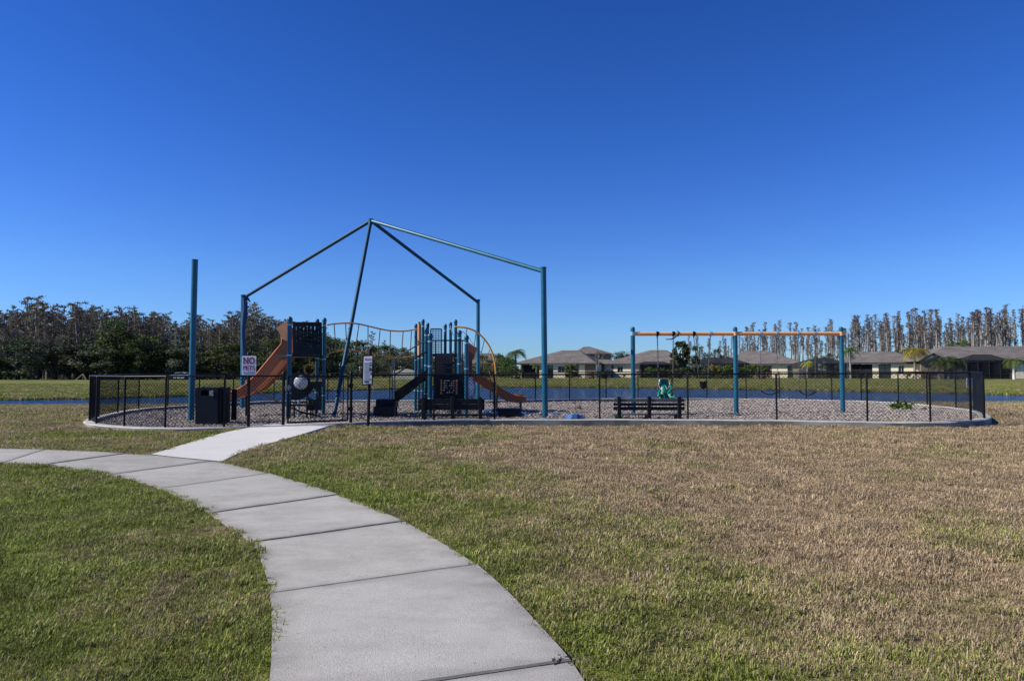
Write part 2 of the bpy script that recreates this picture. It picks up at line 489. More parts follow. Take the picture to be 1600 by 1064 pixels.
INNER = [(-900, 722), (-500, 721), (-250, 722), (-100, 723), (0, 725.5), (62, 728), (125, 736), (170, 743), (210, 752), (252, 765), (290, 783), (327, 804), (360, 826), (393, 849), (407, 875), (417, 903), (422, 931), (425, 975), (424, 1020), (420, 1075), (395, 1180), (330, 1400)]
OUTER = [(-900, 700), (-500, 699.5), (-250, 700), (-100, 701), (0, 702), (65, 703.5), (130, 706), (195, 709.5), (268, 714), (332, 721), (376, 730), (420, 741), (475, 757), (528, 774), (580, 793.5), (630.6, 816), (690, 850), (744.6, 885), (790, 925), (842, 980), (891, 1036), (925, 1090), (965, 1180), (1010, 1400)]
def resample(pts, n):
    p = [np.array([q.x, q.y]) for q in pts]
    # smooth then resample by arc length
    out = []
    for i in range(len(p) - 1):
        p0 = p[max(i - 1, 0)]; p1 = p[i]; p2 = p[i + 1]; p3 = p[min(i + 2, len(p) - 1)]
        for k in range(12):
            t = k / 12
            out.append(0.5 * (2 * p1 + (p2 - p0) * t + (2 * p0 - 5 * p1 + 4 * p2 - p3) * t * t + (3 * p1 - p0 - 3 * p2 + p3) * t ** 3))
    out.append(p[-1]); out = np.array(out)
    return out
inn = resample([G(*p) for p in INNER], 0); outr = resample([G(*p) for p in OUTER], 0)
# joints as parameters (fraction along each edge polyline index)
def nearest(poly, pt):
    d = np.hypot(poly[:, 0] - pt.x, poly[:, 1] - pt.y); return int(np.argmin(d))
JO = [((-900, 722), (-900, 700)), ((-420, 721), (-420, 700)), ((-240, 722), (-240, 700)), ((-100, 723), (-100, 701)), ((0, 713 + 12), (65, 704)), ((62, 727.5), (195, 710)), ((170, 743), (332, 721)), ((252, 765), (420, 741)),
      ((327, 803), (528, 774)), ((393, 848), (630.6, 816)), ((422, 931), (744.6, 885)), ((398, 1110), (891, 1036)), ((330, 1400), (1010, 1400))]
JP = [(nearest(inn, G(*a)), nearest(outr, G(*b))) for a, b in JO]
JP[0] = (0, 0); JP[-1] = (len(inn) - 1, len(outr) - 1)
def sample(poly, a, b, t):
    f = a + (b - a) * t; i = min(int(f), len(poly) - 2); u = f - i
    return poly[i] * (1 - u) + poly[i + 1] * u
slab = MB(); PATHPOLY_I = []; PATHPOLY_O = []
rs = random.Random(3)
for j in range(len(JP) - 1):
    (a0, b0), (a1, b1) = JP[j], JP[j + 1]
    N = 14; K = 8
    dz = rs.uniform(-0.004, 0.006)
    grid = []
    seg_len = np.linalg.norm(sample(outr, b0, b1, 1) - sample(outr, b0, b1, 0)) + 1e-6
    g0 = 0.013 / max(seg_len, 0.3)
    for i in range(N + 1):
        t = g0 + (1 - 2 * g0) * i / N
        A = sample(inn, a0, a1, t); B = sample(outr, b0, b1, t)
        row = []
        for k in range(K + 1):
            s = k / K; s = 0.5 - 0.5 * math.cos(math.pi * s) if False else s
            q = A * (1 - s) + B * s
            z = tz(q[0], q[1]) + 0.022 + dz
            row.append((q[0], q[1], z))
        grid.append(row)
        PATHPOLY_I.append(A); PATHPOLY_O.append(B)
    base = len(slab.v)
    # rounded edges: outer ring dropped a few mm
    ring = []
    for i in range(N + 1):
        for k in range(K + 1):
            x, y, z = grid[i][k]
            slab.v.append((x, y, z - (0.006 if (i in (0, N) or k in (0, K)) else 0)))
    for i in range(N):
        for k in range(K):
            q = base + i * (K + 1) + k
            slab.f.append((q, q + K + 1, q + K + 2, q + 1)); slab.mi.append(0)
    # skirts
    def skirt(idx):
        n0 = len(slab.v)
        for q in idx: slab.v.append((slab.v[q][0], slab.v[q][1], slab.v[q][2] - 0.09))
        for q in range(len(idx) - 1):
            slab.f.append((idx[q], idx[q + 1], n0 + q + 1, n0 + q)); slab.mi.append(0)
    skirt([base + k for k in range(K + 1)]); skirt([base + N * (K + 1) + k for k in range(K + 1)])
    skirt([base + i * (K + 1) for i in range(N + 1)]); skirt([base + i * (K + 1) + K for i in range(N + 1)])
path = slab.build('path', conc); kind(path, 'structure')
# every slab was poured and has weathered a little differently; grime gathers in the tooled margins
_a = path.data.attributes.new('tone', 'FLOAT_COLOR', 'POINT'); _t = []
while len(_t) < len(path.data.vertices): _t.append(1)
_t = np.ones((len(path.data.vertices), 4)); _per = (14 + 1) * (8 + 1) + 2 * 9 + 2 * 15
for j in range(len(JP) - 1):
    f = rs.uniform(0.90, 1.05); blk_ = slice(j * _per, (j + 1) * _per)
    _t[blk_, :3] = np.array([f, f * rs.uniform(0.99, 1.0), f * rs.uniform(0.965, 1.0)])
    for i in range(15):
        for k in range(9):
            if i in (0, 14) or k in (0, 8): _t[j * _per + i * 9 + k, :3] *= rs.uniform(0.66, 0.92)
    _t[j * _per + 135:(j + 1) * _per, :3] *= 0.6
_a.data.foreach_set('color', _t.reshape(-1).astype(np.float32))
# dirt in the joints, a sheet just below the slabs
jd = MB()
for j in range(1, len(JP) - 1):
    a, b = JP[j]
    A = inn[a]; B = outr[b]
    d = np.array([B[1] - A[1], -(B[0] - A[0])]); d = d / np.linalg.norm(d) * 0.018
    for k in range(8):
        q0 = A * (1 - k / 8) + B * k / 8; q1 = A * (1 - (k + 1) / 8) + B * (k + 1) / 8
        jd.quad((q0[0] - d[0], q0[1] - d[1], tz(*q0) + 0.0212), (q1[0] - d[0], q1[1] - d[1], tz(*q1) + 0.0212), (q1[0] + d[0], q1[1] + d[1], tz(*q1) + 0.0212), (q0[0] + d[0], q0[1] + d[1], tz(*q0) + 0.0212))
o = jd.build('joint_dirt', conc_dark, parent=path)
# connector to the gate
CL = [(236, 711.5), (265, 703), (300, 692), (350, 678.5), (400, 669.5), (440, 665)]
CR = [(346, 723), (380, 707.5), (430, 692), (480, 678), (520, 667.5), (548, 661)]
cl = resample([G(*p) for p in CL], 0); cr = resample([G(*p) for p in CR], 0)
cm = MB()
def connz(q): return tz(q[0], q[1]) + 0.026 + 0.03 * float(smooth(14, 17, q[1]))
nC = len(cl)
for i in range(nC - 1):
    for k in range(6):
        pts = []
        for (ii, kk) in ((i, k), (i, k + 1), (i + 1, k + 1), (i + 1, k)):
            q = cl[ii] * (1 - kk / 6) + cr[ii] * kk / 6
            pts.append((q[0], q[1], connz(q)))
        cm.quad(*pts)
    for E in (cl, cr):
        a, b = E[i], E[i + 1]
        cm.quad((a[0], a[1], connz(a)), (b[0], b[1], connz(b)), (b[0], b[1], connz(b) - 0.09), (a[0], a[1], connz(a) - 0.09))
kind(cm.build('path', conc_new), 'structure')
PP = np.array(PATHPOLY_I + PATHPOLY_O[::-1])
PC = np.array(list(cl) + list(cr)[::-1])
def inside(poly, X, Y):
    r = np.zeros(X.shape, bool)
    n = len(poly)
    for i in range(n):
        x0, y0 = poly[i]; x1, y1 = poly[(i + 1) % n]
        if y0 == y1: continue
        c = ((y0 > Y) != (y1 > Y)) & (X < (x1 - x0) * (Y - y0) / (y1 - y0) + x0)
        r ^= c
    return r

# ------------------------------------------------------------------ kerb and mulch
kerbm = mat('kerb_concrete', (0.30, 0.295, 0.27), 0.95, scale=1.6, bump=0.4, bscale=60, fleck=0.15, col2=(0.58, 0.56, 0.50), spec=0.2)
kb = MB(); nD = len(DL)
prof = [(-0.13, -0.42), (-0.13, -0.02), (-0.11, 0.0), (0.13, 0.0), (0.15, -0.02), (0.15, -0.42)]
for i in range(nD):
    p = DL[i]; t = (DL[(i + 1) % nD] - DL[i - 1]); t.z = 0; t.normalize(); nrm = Vector((t.y, -t.x, 0))  # outward
    for u, v in prof:
        kb.v.append((p.x + nrm.x * u, p.y + nrm.y * u, p.z + v + 0.004 * math.sin(i * 0.7)))
K = len(prof)
for i in range(nD):
    for k in range(K - 1):
        a = i * K + k; b = ((i + 1) % nD) * K + k
        kb.f.append((a, b, b + 1, a + 1)); kb.mi.append(0)
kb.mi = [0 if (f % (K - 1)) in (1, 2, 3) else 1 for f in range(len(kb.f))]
kerbs = mat('kerb_side_dark', (0.06, 0.062, 0.052), 0.95, scale=0.9, bump=0.4, bscale=60, fleck=0.25, col2=(0.36, 0.35, 0.31), spec=0.2)  # side faces blotchy and mostly darker than the kerb top
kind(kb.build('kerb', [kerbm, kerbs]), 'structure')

def mulch_mat():
    m = bpy.data.materials.new('wood_mulch'); m.use_nodes = True
    nt = m.node_tree; L = nt.links; b = nt.nodes['Principled BSDF']
    g = NN(nt, 'ShaderNodeNewGeometry')
    v = NN(nt, 'ShaderNodeTexVoronoi'); v.inputs['Scale'].default_value = 22; L.new(g.outputs['Position'], v.inputs['Vector'])
    sc = NN(nt, 'ShaderNodeSeparateColor'); L.new(v.outputs['Color'], sc.inputs[0])
    cr = NN(nt, 'ShaderNodeValToRGB'); L.new(sc.outputs[0], cr.inputs[0])
    e = cr.color_ramp.elements; e[0].position = 0; e[0].color = (0.07, 0.055, 0.045, 1); e[1].position = 1; e[1].color = (0.58, 0.51, 0.445, 1)
    x = cr.color_ramp.elements.new(0.5); x.color = (0.30, 0.24, 0.21, 1)
    n = NN(nt, 'ShaderNodeTexNoise'); n.inputs['Scale'].default_value = 0.5; n.inputs['Detail'].default_value = 5; L.new(g.outputs['Position'], n.inputs['Vector'])
    r = NN(nt, 'ShaderNodeMapRange'); r.inputs[1].default_value = 0.3; r.inputs[2].default_value = 0.7; r.inputs[3].default_value = 0.75; r.inputs[4].default_value = 1.15; L.new(n.outputs[0], r.inputs[0])
    s = NN(nt, 'ShaderNodeVectorMath', operation='SCALE'); L.new(cr.outputs[0], s.inputs[0]); L.new(r.outputs[0], s.inputs['Scale'])
    L.new(s.outputs[0], b.inputs['Base Color']); b.inputs['Roughness'].default_value = 1
    b.inputs['Specular IOR Level'].default_value = 0.1
    bp = NN(nt, 'ShaderNodeBump'); bp.inputs['Strength'].default_value = 0.8; bp.inputs['Distance'].default_value = 0.03
    L.new(sc.outputs[1], bp.inputs['Height']); L.new(bp.outputs[0], b.inputs['Normal'])
    return m
def mulch_z(x, y):
    r = loop_ratio(x, y)
    return 0.105 - 0.05 * smooth(-5, -9, x) - 0.035 * smooth(24, 30, y) * (1 - smooth(6, 10, x)) + 0.075 * smooth(4, 12, x) + 0.02 * smooth(24, 30, y) * smooth(6, 10, x) - 0.02 * smooth(0.85, 1, r) + 0.05 * vnoise(np.asarray(x) * 0.9, np.asarray(y) * 0.9) + 0.035 * vnoise(np.asarray(x) * 3.1, np.asarray(y) * 3.1)
def mz(x, y): return float(mulch_z(x, y))
_mz0 = mulch_z
def mulch_z(x, y):
    x = np.asarray(x, float); y = np.asarray(y, float); z = _mz0(x, y)
    for hx in (8.1, 9.25):
        z = z - 0.15 * np.exp(-((x - hx) / 0.38) ** 2 - ((y - 21.5) / 0.6) ** 2) + 0.05 * np.exp(-((x - hx) / 0.7) ** 2 - ((y - 20.6) / 0.35) ** 2)
    return z
mm = MB(); RINGS = 60
na = 360
angs = np.linspace(-math.pi, math.pi, na, endpoint=False); rad = np.interp(angs, LA2, LR2)
mm.v.append((CX, CY, mz(CX, CY)))
for i in range(1, RINGS + 1):
    s = i / RINGS
    xs = CX + np.cos(angs) * (rad * s - 0.08 * s); ys = CY + np.sin(angs) * (rad * s - 0.08 * s)
    zs = mulch_z(xs, ys)
    mm.v += list(zip(xs.tolist(), ys.tolist(), zs.tolist()))
for k in range(na): mm.f.append((0, 1 + k, 1 + (k + 1) % na)); mm.mi.append(0)
for i in range(RINGS - 1):
    for k in range(na):
        a = 1 + i * na + k; b = 1 + i * na + (k + 1) % na
        mm.f.append((a, a + na, b + na, b)); mm.mi.append(0)
kind(mm.build('mulch', mulch_mat()), 'structure')

# ------------------------------------------------------------------ instanced stuff: grass tufts and wood chips
def proto(name, mb, m, rnd=None):
    me = bpy.data.meshes.new(name); me.from_pydata(mb.v, [], mb.f); me.materials.append(m)
    if rnd is not None:
        a = me.attributes.new('rnd', 'FLOAT_COLOR', 'POINT'); a.data.foreach_set('color', np.array(rnd, float).reshape(-1))
    me.update(); return me
def tuft_mesh(seed, n, h, rad_):
    r = random.Random(seed); mb = MB(); col = []
    for i in range(n):
        a = r.uniform(0, 6.283); d = rad_ * math.sqrt(r.random())
        x, y = d * math.cos(a), d * math.sin(a)
        lean = r.uniform(0.25, 1.25); la = r.uniform(0, 6.283); hh = h * r.uniform(0.5, 1.15); wd = r.uniform(0.0018, 0.0034)
        dx, dy = math.cos(la), math.sin(la); sx, sy = -dy * wd, dx * wd
        z1 = hh * math.cos(lean * 0.5) * 0.6; o1 = hh * math.sin(lean * 0.5) * 0.6
        z2 = z1 + hh * 0.5 * math.cos(lean * 1.1); o2 = o1 + hh * 0.5 * math.sin(lean * 1.1)
        b = len(mb.v)
        mb.v += [(x - sx, y - sy, -0.01), (x + sx, y + sy, -0.01), (x + dx * o1 + sx, y + dy * o1 + sy, z1), (x + dx * o1 - sx, y + dy * o1 - sy, z1), (x + dx * o2, y + dy * o2, max(0.004, z2))]
        mb.f += [(b, b + 1, b + 2, b + 3), (b + 3, b + 2, b + 4)]
        c = (r.random(), r.random(), r.random(), 1); col += [c] * 5
    return mb, col
def instancer(name, pts, scales, rots, protos):
    """one mesh of points; geometry nodes set one of the prototype meshes on each"""
    me = bpy.data.meshes.new(name); me.vertices.add(len(pts)); me.vertices.foreach_set('co', np.asarray(pts, np.float32).reshape(-1))
    a = me.attributes.new('sc', 'FLOAT', 'POINT'); a.data.foreach_set('value', np.asarray(scales, np.float32))
    a = me.attributes.new('rot', 'FLOAT_VECTOR', 'POINT'); a.data.foreach_set('vector', np.asarray(rots, np.float32).reshape(-1))
    o = bpy.data.objects.new(name, me); S.collection.objects.link(o)
    pc = bpy.data.collections.new(name + '_kinds')
    for i, pm in enumerate(protos):
        pc.objects.link(bpy.data.objects.new(name + '_kind', pm))
    ng = bpy.data.node_groups.new(name, 'GeometryNodeTree')
    ng.interface.new_socket('Geometry', in_out='INPUT', socket_type='NodeSocketGeometry'); ng.interface.new_socket('Geometry', in_out='OUTPUT', socket_type='NodeSocketGeometry')
    N = ng.nodes; L = ng.links
    gi = N.new('NodeGroupInput'); go = N.new('NodeGroupOutput')
    ci = N.new('GeometryNodeCollectionInfo'); ci.inputs['Collection'].default_value = pc; ci.inputs['Separate Children'].default_value = True; ci.inputs['Reset Children'].default_value = True
    ip = N.new('GeometryNodeInstanceOnPoints'); ip.inputs['Pick Instance'].default_value = True
    ns = N.new('GeometryNodeInputNamedAttribute'); ns.data_type = 'FLOAT'; ns.inputs['Name'].default_value = 'sc'
    nr = N.new('GeometryNodeInputNamedAttribute'); nr.data_type = 'FLOAT_VECTOR'; nr.inputs['Name'].default_value = 'rot'
    e2r = N.new('FunctionNodeEulerToRotation')
    L.new(gi.outputs[0], ip.inputs['Points']); L.new(ci.outputs[0], ip.inputs['Instance'])
    L.new(nr.outputs[0], e2r.inputs[0]); L.new(e2r.outputs[0], ip.inputs['Rotation']); L.new(ns.outputs[0], ip.inputs['Scale'])
    L.new(ip.outputs[0], go.inputs[0])
    md = o.modifiers.new('scatter', 'NODES'); md.node_group = ng
    return o
bm_ = blade_mat()
protos = []
for i in range(6):
    mb, col = tuft_mesh(i + 1, 50, 0.036, 0.075); protos.append(proto('tuft', mb, bm_, col))
rg = np.random.RandomState(11)
X_, Y_, S_ = [], [], []
for (d0, d1, dens, sc) in ((2.6, 5.0, 330, 0.95), (5.0, 8.0, 230, 1.08), (8.0, 12.0, 120, 1.25), (12.0, 20.0, 60, 1.6), (20, 46, 9, 2.2)):
    um = 0.97
    area_w = 2 * um * d1
    n = int(dens * area_w * (d1 - d0))
    y = rg.uniform(d0, d1, n); x = rg.uniform(-um * d1, um * d1, n)
    k = np.abs(x) < um * y + 0.6
    X_.append(x[k]); Y_.append(y[k]); S_.append(np.full(k.sum(), sc))
X_ = np.concatenate(X_); Y_ = np.concatenate(Y_); S_ = np.concatenate(S_)
keep = ~inside(PP, X_, Y_) & ~inside(PC, X_, Y_) & (loop_ratio(X_, Y_) > 1.035) & (Y_ < near_shore(X_) - 0.6)
X_, Y_, S_ = X_[keep], Y_[keep], S_[keep]
Z_ = terrain(X_, Y_)
S_ = S_ * (0.75 + 0.5 * rg.rand(len(X_))) * (1 + 0.55 * vnoise(X_ * 1.7, Y_ * 1.7) + 0.55 * vnoise(X_ * 6.1, Y_ * 6.1))
rot = np.stack([rg.uniform(-0.15, 0.15, len(X_)), rg.uniform(-0.15, 0.15, len(X_)), rg.uniform(0, 6.283, len(X_))], -1)
gobj = instancer('grass', np.stack([X_, Y_, Z_], -1), S_, rot, protos)
tag(kind(gobj, 'stuff'), 'short mown lawn, green by the path and straw-brown towards the playground fence', 'grass')
n = 26000
x = rg.uniform(-75, 85, n); e_ = np.where(rg.rand(n) < 0.55, rg.exponential(1.6, n), rg.uniform(0, 26, n))
side = rg.rand(n) < 0.93
y = np.where(side, far_shore(x) + 0.4 + e_, near_shore(x) - 0.9 - e_ * 0.6)
k = (np.abs(x) < 0.9 * y) & (loop_ratio(x, y) > 1.05); x, y, e_ = x[k], y[k], e_[k]
sc_ = np.where(e_ < 3, rg.uniform(2.6, 6.5, len(x)), rg.uniform(2.0, 3.6, len(x))) * np.where(y < 0.5 * (near_shore(x) + far_shore(x)), 0.45, 1)
gb_ = instancer('grass', np.stack([x, y, terrain(x, y)], -1), sc_, np.stack([x * 0, x * 0, rg.uniform(0, 6.28, len(x))], -1), protos)
tag(kind(gb_, 'stuff'), 'rough taller grass along the banks of the pond', 'grass')
# weeds / longer blades scattered
wp = []
for i in range(3):
    mb, col = tuft_mesh(50 + i, 16, 0.1, 0.03); wp.append(proto('weed', mb, bm_, col))
n = 1500
y = rg.uniform(2.8, 13, n); x = rg.uniform(-1, 1, n) * 0.84 * y
k = ~inside(PP, x, y) & ~inside(PC, x, y); x, y = x[k], y[k]
gobj2 = instancer('grass', np.stack([x, y, terrain(x, y)], -1), rg.uniform(0.5, 1.0, len(x)), np.stack([x * 0, x * 0, rg.uniform(0, 6.28, len(x))], -1), wp)
tag(kind(gobj2, 'stuff'), 'scattered longer grass blades sticking out of the mown lawn', 'grass')
# wood chips
def chip_mat():
    m = bpy.data.materials.new('wood_chip'); m.use_nodes = True
    nt = m.node_tree; L = nt.links; b = nt.nodes['Principled BSDF']
    oi = NN(nt, 'ShaderNodeAttribute', attribute_name='rnd'); sp = NN(nt, 'ShaderNodeSeparateColor'); L.new(oi.outputs['Color'], sp.inputs[0])
    cr = NN(nt, 'ShaderNodeValToRGB'); L.new(sp.outputs[0], cr.inputs[0])
    e = cr.color_ramp.elements; e[0].color = (0.10, 0.075, 0.062, 1); e[1].color = (0.66, 0.585, 0.51, 1)
    L.new(cr.outputs[0], b.inputs['Base Color']); b.inputs['Roughness'].default_value = 1
    return m
cmn = chip_mat(); cps = []
for i in range(6):
    r = random.Random(90 + i); mb = MB(); col = []
    for k in range(14):
        a = r.uniform(0, 6.28); c = Vector((r.uniform(-0.16, 0.16), r.uniform(-0.16, 0.16), r.uniform(0.0, 0.025)))
        d = Vector((math.cos(a), math.sin(a), r.uniform(-0.4, 0.4))) * r.uniform(0.010, 0.026)
        mb.beam(c - d, c + d, r.uniform(0.010, 0.020), 0.008)
        v = (r.random(), r.random(), 0, 1); col += [v] * 8
    cps.append(proto('chip', mb, cmn, col))
n = 34000
y = rg.uniform(15.5, 31.5, n); x = rg.uniform(-13.5, 15.5, n); k = loop_ratio(x, y) < 0.985; x, y = x[k], y[k]
go_ = instancer('wood_chips', np.stack([x, y, mulch_z(x, y)], -1), rg.uniform(0.8, 1.3, len(x)), np.stack([rg.uniform(-0.3, 0.3, len(x)), rg.uniform(-0.3, 0.3, len(x)), rg.uniform(0, 6.28, len(x))], -1), cps)
tag(kind(go_, 'stuff'), 'loose pinkish grey wood chips covering the playground floor', 'mulch')

# ------------------------------------------------------------------ chain link fence
blk = mat('black_vinyl', (0.006, 0.0065, 0.008), 0.5, var=0.3, scale=3, spec=0.22)
FH = 1.22
fence = thing('chain_link_fence', 'black chain link fence on a concrete kerb around the whole playground oval', 'fence', (LOOP[7].x, LOOP[7].y, LOOP[7].z))
def post_mb(p, h, r=0.030, capr=None):
    m = MB(); m.tube([p + Vector((0, 0, -0.1)), p + Vector((0, 0, h))], r, 10)
    m.dome(p + Vector((0, 0, h)), r * 1.25, r * 1.3, 10, 3); return m
def mesh_wires(a, b, h, s=0.092, r=0.0042, z0=0.03):
    """woven diagonals between a and b, clipped to the panel"""
    m = MB(); d = (b - a); L = math.hypot(d.x, d.y); ux = Vector((d.x, d.y, 0)) / L; dz = (b.z - a.z)
    n = Vector((-ux.y, ux.x, 0)); H = h - z0
    def pt(u, v): return a + ux * u + Vector((0, 0, z0 + v + dz * u / L))
    for sg in (1, -1):
        k = -H if sg > 0 else 0.0
        k = math.floor(k / s) * s
        while k < L + H:
            # line u = k + sg*v
            if sg > 0: v0 = max(0, -k); v1 = min(H, L - k)
            else: v0 = max(0, k - L); v1 = min(H, k)
            if v1 > v0 + 0.01:
                A = pt(k + sg * v0, v0) + n * (0.002 * sg); B = pt(k + sg * v1, v1) + n * (0.002 * sg)
                m.tube([A, B], r, 3, cap=False)
            k += s
    m.tube([pt(0, 0), pt(L, 0)], 0.003, 4, cap=False)
    return m
GATE_I = 5   # panel 5..6 is the gate
for i in range(NL):
    p = LOOP[i]; q = LOOP[(i + 1) % NL]
    big = i in (5, 6)
    post_mb(p, FH + (0.06 if big else -0.02), 0.040 if big else (0.030 if i in (0, 14, 15) else 0.025)).build('fence_post', blk, fence)
    if i != GATE_I:
        m = MB(); m.tube([p + Vector((0, 0, FH)), q + Vector((0, 0, FH))], 0.021, 8); m.build('top_rail', blk, fence)
        mesh_wires(p, q, FH).build('wire_mesh', blk, fence)
# gate
ga, gb = LOOP[5], LOOP[6]
gd = (gb - ga); gd.z = 0; gl = gd.length; gd.normalize(); gn = Vector((gd.y, -gd.x, 0))
g0 = ga + gd * 0.11 + gn * 0.03; g1 = gb - gd * 0.09 + gn * 0.03
gate = thing('gate', 'black chain link swing gate at the end of the pale path, closed', 'gate', tuple(ga + gd * 0.5))
m = MB()
lo, hi = 0.06, FH - 0.02
zz = lambda p, v: p + Vector((0, 0, v))
m.tube([zz(g0, lo), zz(g0, hi)], 0.022, 8); m.tube([zz(g1, lo), zz(g1, hi)], 0.022, 8)
m.tube([zz(g0, lo), zz(g1, lo)], 0.022, 8); m.tube([zz(g0, hi), zz(g1, hi)], 0.022, 8)
g2 = g1 - gd * 0.12; m.tube([zz(g2, lo), zz(g2, hi)], 0.012, 6)
m.build('gate_frame', blk, gate)
mesh_wires(g0, g1, hi).build('wire_mesh', blk, gate)
for v in (0.35, 0.95):
    m = MB(); m.beam(zz(g1, v), zz(gb + gn * 0.0, v), 0.05, 0.05); m.tube([zz(gb, v - 0.05), zz(gb, v + 0.05)], 0.055, 10); m.build('hinge', blk, gate)
m = MB(); m.beam(zz(g0 - gd * 0.1, 0.93), zz(g0 + gd * 0.06, 0.93), 0.03, 0.05); m.beam(zz(g0, 0.86) + gn * 0.03, zz(g0, 1.0) + gn * 0.03, 0.02, 0.05); m.build('latch', mat('grey_steel', (0.25, 0.26, 0.28), 0.4, 0.8), gate)

# ------------------------------------------------------------------ shade frame
teal = mat('teal_powder_coat', (0.008, 0.105, 0.175), 0.38, var=0.12, scale=3, spec=0.4)
teal2 = mat('teal_play_post', (0.005, 0.075, 0.13), 0.38, var=0.12, scale=3, spec=0.4)
PR = 0.085
def on_mulch(x, y): return Vector((x, y, mz(x, y)))
pole_lf = on_mulch(-9.22, 19.7)
sp_ = thing('shade_post', 'lone tall teal post with a cut-off top beside the dark bin', 'post', tuple(pole_lf))
m = MB(); m.tube([pole_lf + Vector((0, 0, -0.1)), P(304.5, 407, 19.7)], PR, 20); m.build('pole', teal, sp_)
m = MB(); t_ = P(304.5, 407, 19.7); m.tube([t_ + Vector((0, 0, -0.0)), t_ + Vector((0, 0, 0.025))], PR * 1.05, 20); m.build('cap', mat('dark_teal', (0.01, 0.05, 0.07), 0.5), sp_)
APEX = P(579.5, 345, 24.2)
teal_shaded = mat('teal_rafter_shaded', (0.005, 0.055, 0.10), 0.5, var=0.15, scale=2, spec=0.2)  # shaded rafters: their shade is put into a darker teal
fr = thing('shade_shelter', 'teal steel shade frame of poles meeting in a peak above the play structure, canopy gone', 'shade shelter', (-5.1, 24.2, 0.1))
corners = {'rf': ((852, 20.2), 419), 'lb': ((379, 26.5), 462), 'rb': ((747, 29.2), 469)}
tops = {}
for k, ((px, Y), ty) in corners.items():
    top = P(px - (3 if k == 'rf' else (-1 if k == 'lb' else 0)), ty, Y)
    b = Vector((P(px, 640, Y).x, Y, 0)); b.z = mz(b.x, b.y) - 0.1
    m = MB(); m.tube([b, top], PR if k != 'rb' else 0.078, 20)
    m.tube([top - Vector((0, 0, 0.02)), top + Vector((0, 0, 0.03))], PR * 1.12, 20)
    m.build('pole', teal, fr); tops[k] = top
    m = MB(); m.tube([top - Vector((0, 0, 0.1)), APEX], 0.062, 16); m.build('rafter', teal if k == 'rf' else teal_shaded, fr)
foot = on_mulch(-5.38, 20.5); foot.x = P(521, 650, 20.5).x
m = MB(); m.tube([foot + Vector((0, 0, -0.05)), APEX], 0.062, 16)
o = m.build('rafter', teal_shaded, fr); o['label'] = 'broken teal rafter hanging from the peak down to the mulch'
m = MB(); m.tube([APEX - Vector((0, 0, 0.12)), APEX + Vector((0, 0, 0.06))], 0.10, 16); m.build('peak_joint', teal, fr)
# torn blue canopy cloth wrapped round the back left pole
cloth = mat('blue_canopy_cloth', (0.010, 0.05, 0.14), 0.85, var=0.35, scale=5, bump=0.5, bscale=14)
lb = tops['lb']
m = MB(); rr = random.Random(4); pts = []; rs_ = []
for i in range(24):
    t = i / 23; z = lb.z - 0.02 - t * 2.75
    pts.append(Vector((lb.x + 0.065 + 0.03 * math.sin(t * 9), lb.y - 0.03, z))); rs_.append((0.078 + 0.03 * math.sin(t * 5 + 0.4) * (1 - t) + rr.uniform(-0.008, 0.008)) * (1.0 if t < 0.9 else 0.95))
m.tube(pts, rs_, 14)
tag(m.build('torn_canopy_cloth', cloth, origin=lb.copy()), 'torn blue canopy cloth wound round the back left shade pole', 'cloth')
m = MB()
a = lb + Vector((0.05, -0.1, -0.02)); b = P(391, 472, 26.4)
m.tube([a, (a + b) / 2 + Vector((0.03, 0, 0.02)), b], [0.07, 0.05, 0.02], 8)
tag(m.build('cloth_scrap', cloth, origin=a.copy()), 'small dark blue scrap of cloth dangling from the top of the back left pole', 'cloth')
m = MB(); c0 = P(384, 470, 26.4); c1 = P(436, 503, 22.2); pts = [c0.lerp(c1, t / 8) - Vector((0, 0, 0.10 * math.sin(math.pi * t / 8))) for t in range(9)]
m.tube(pts, 0.009, 5)
tag(m.build('cable', mat('dark_cable', (0.03, 0.03, 0.05), 0.5), origin=c0.copy()), 'thin dark cable running from the back left pole down to the tall slide', 'cable')

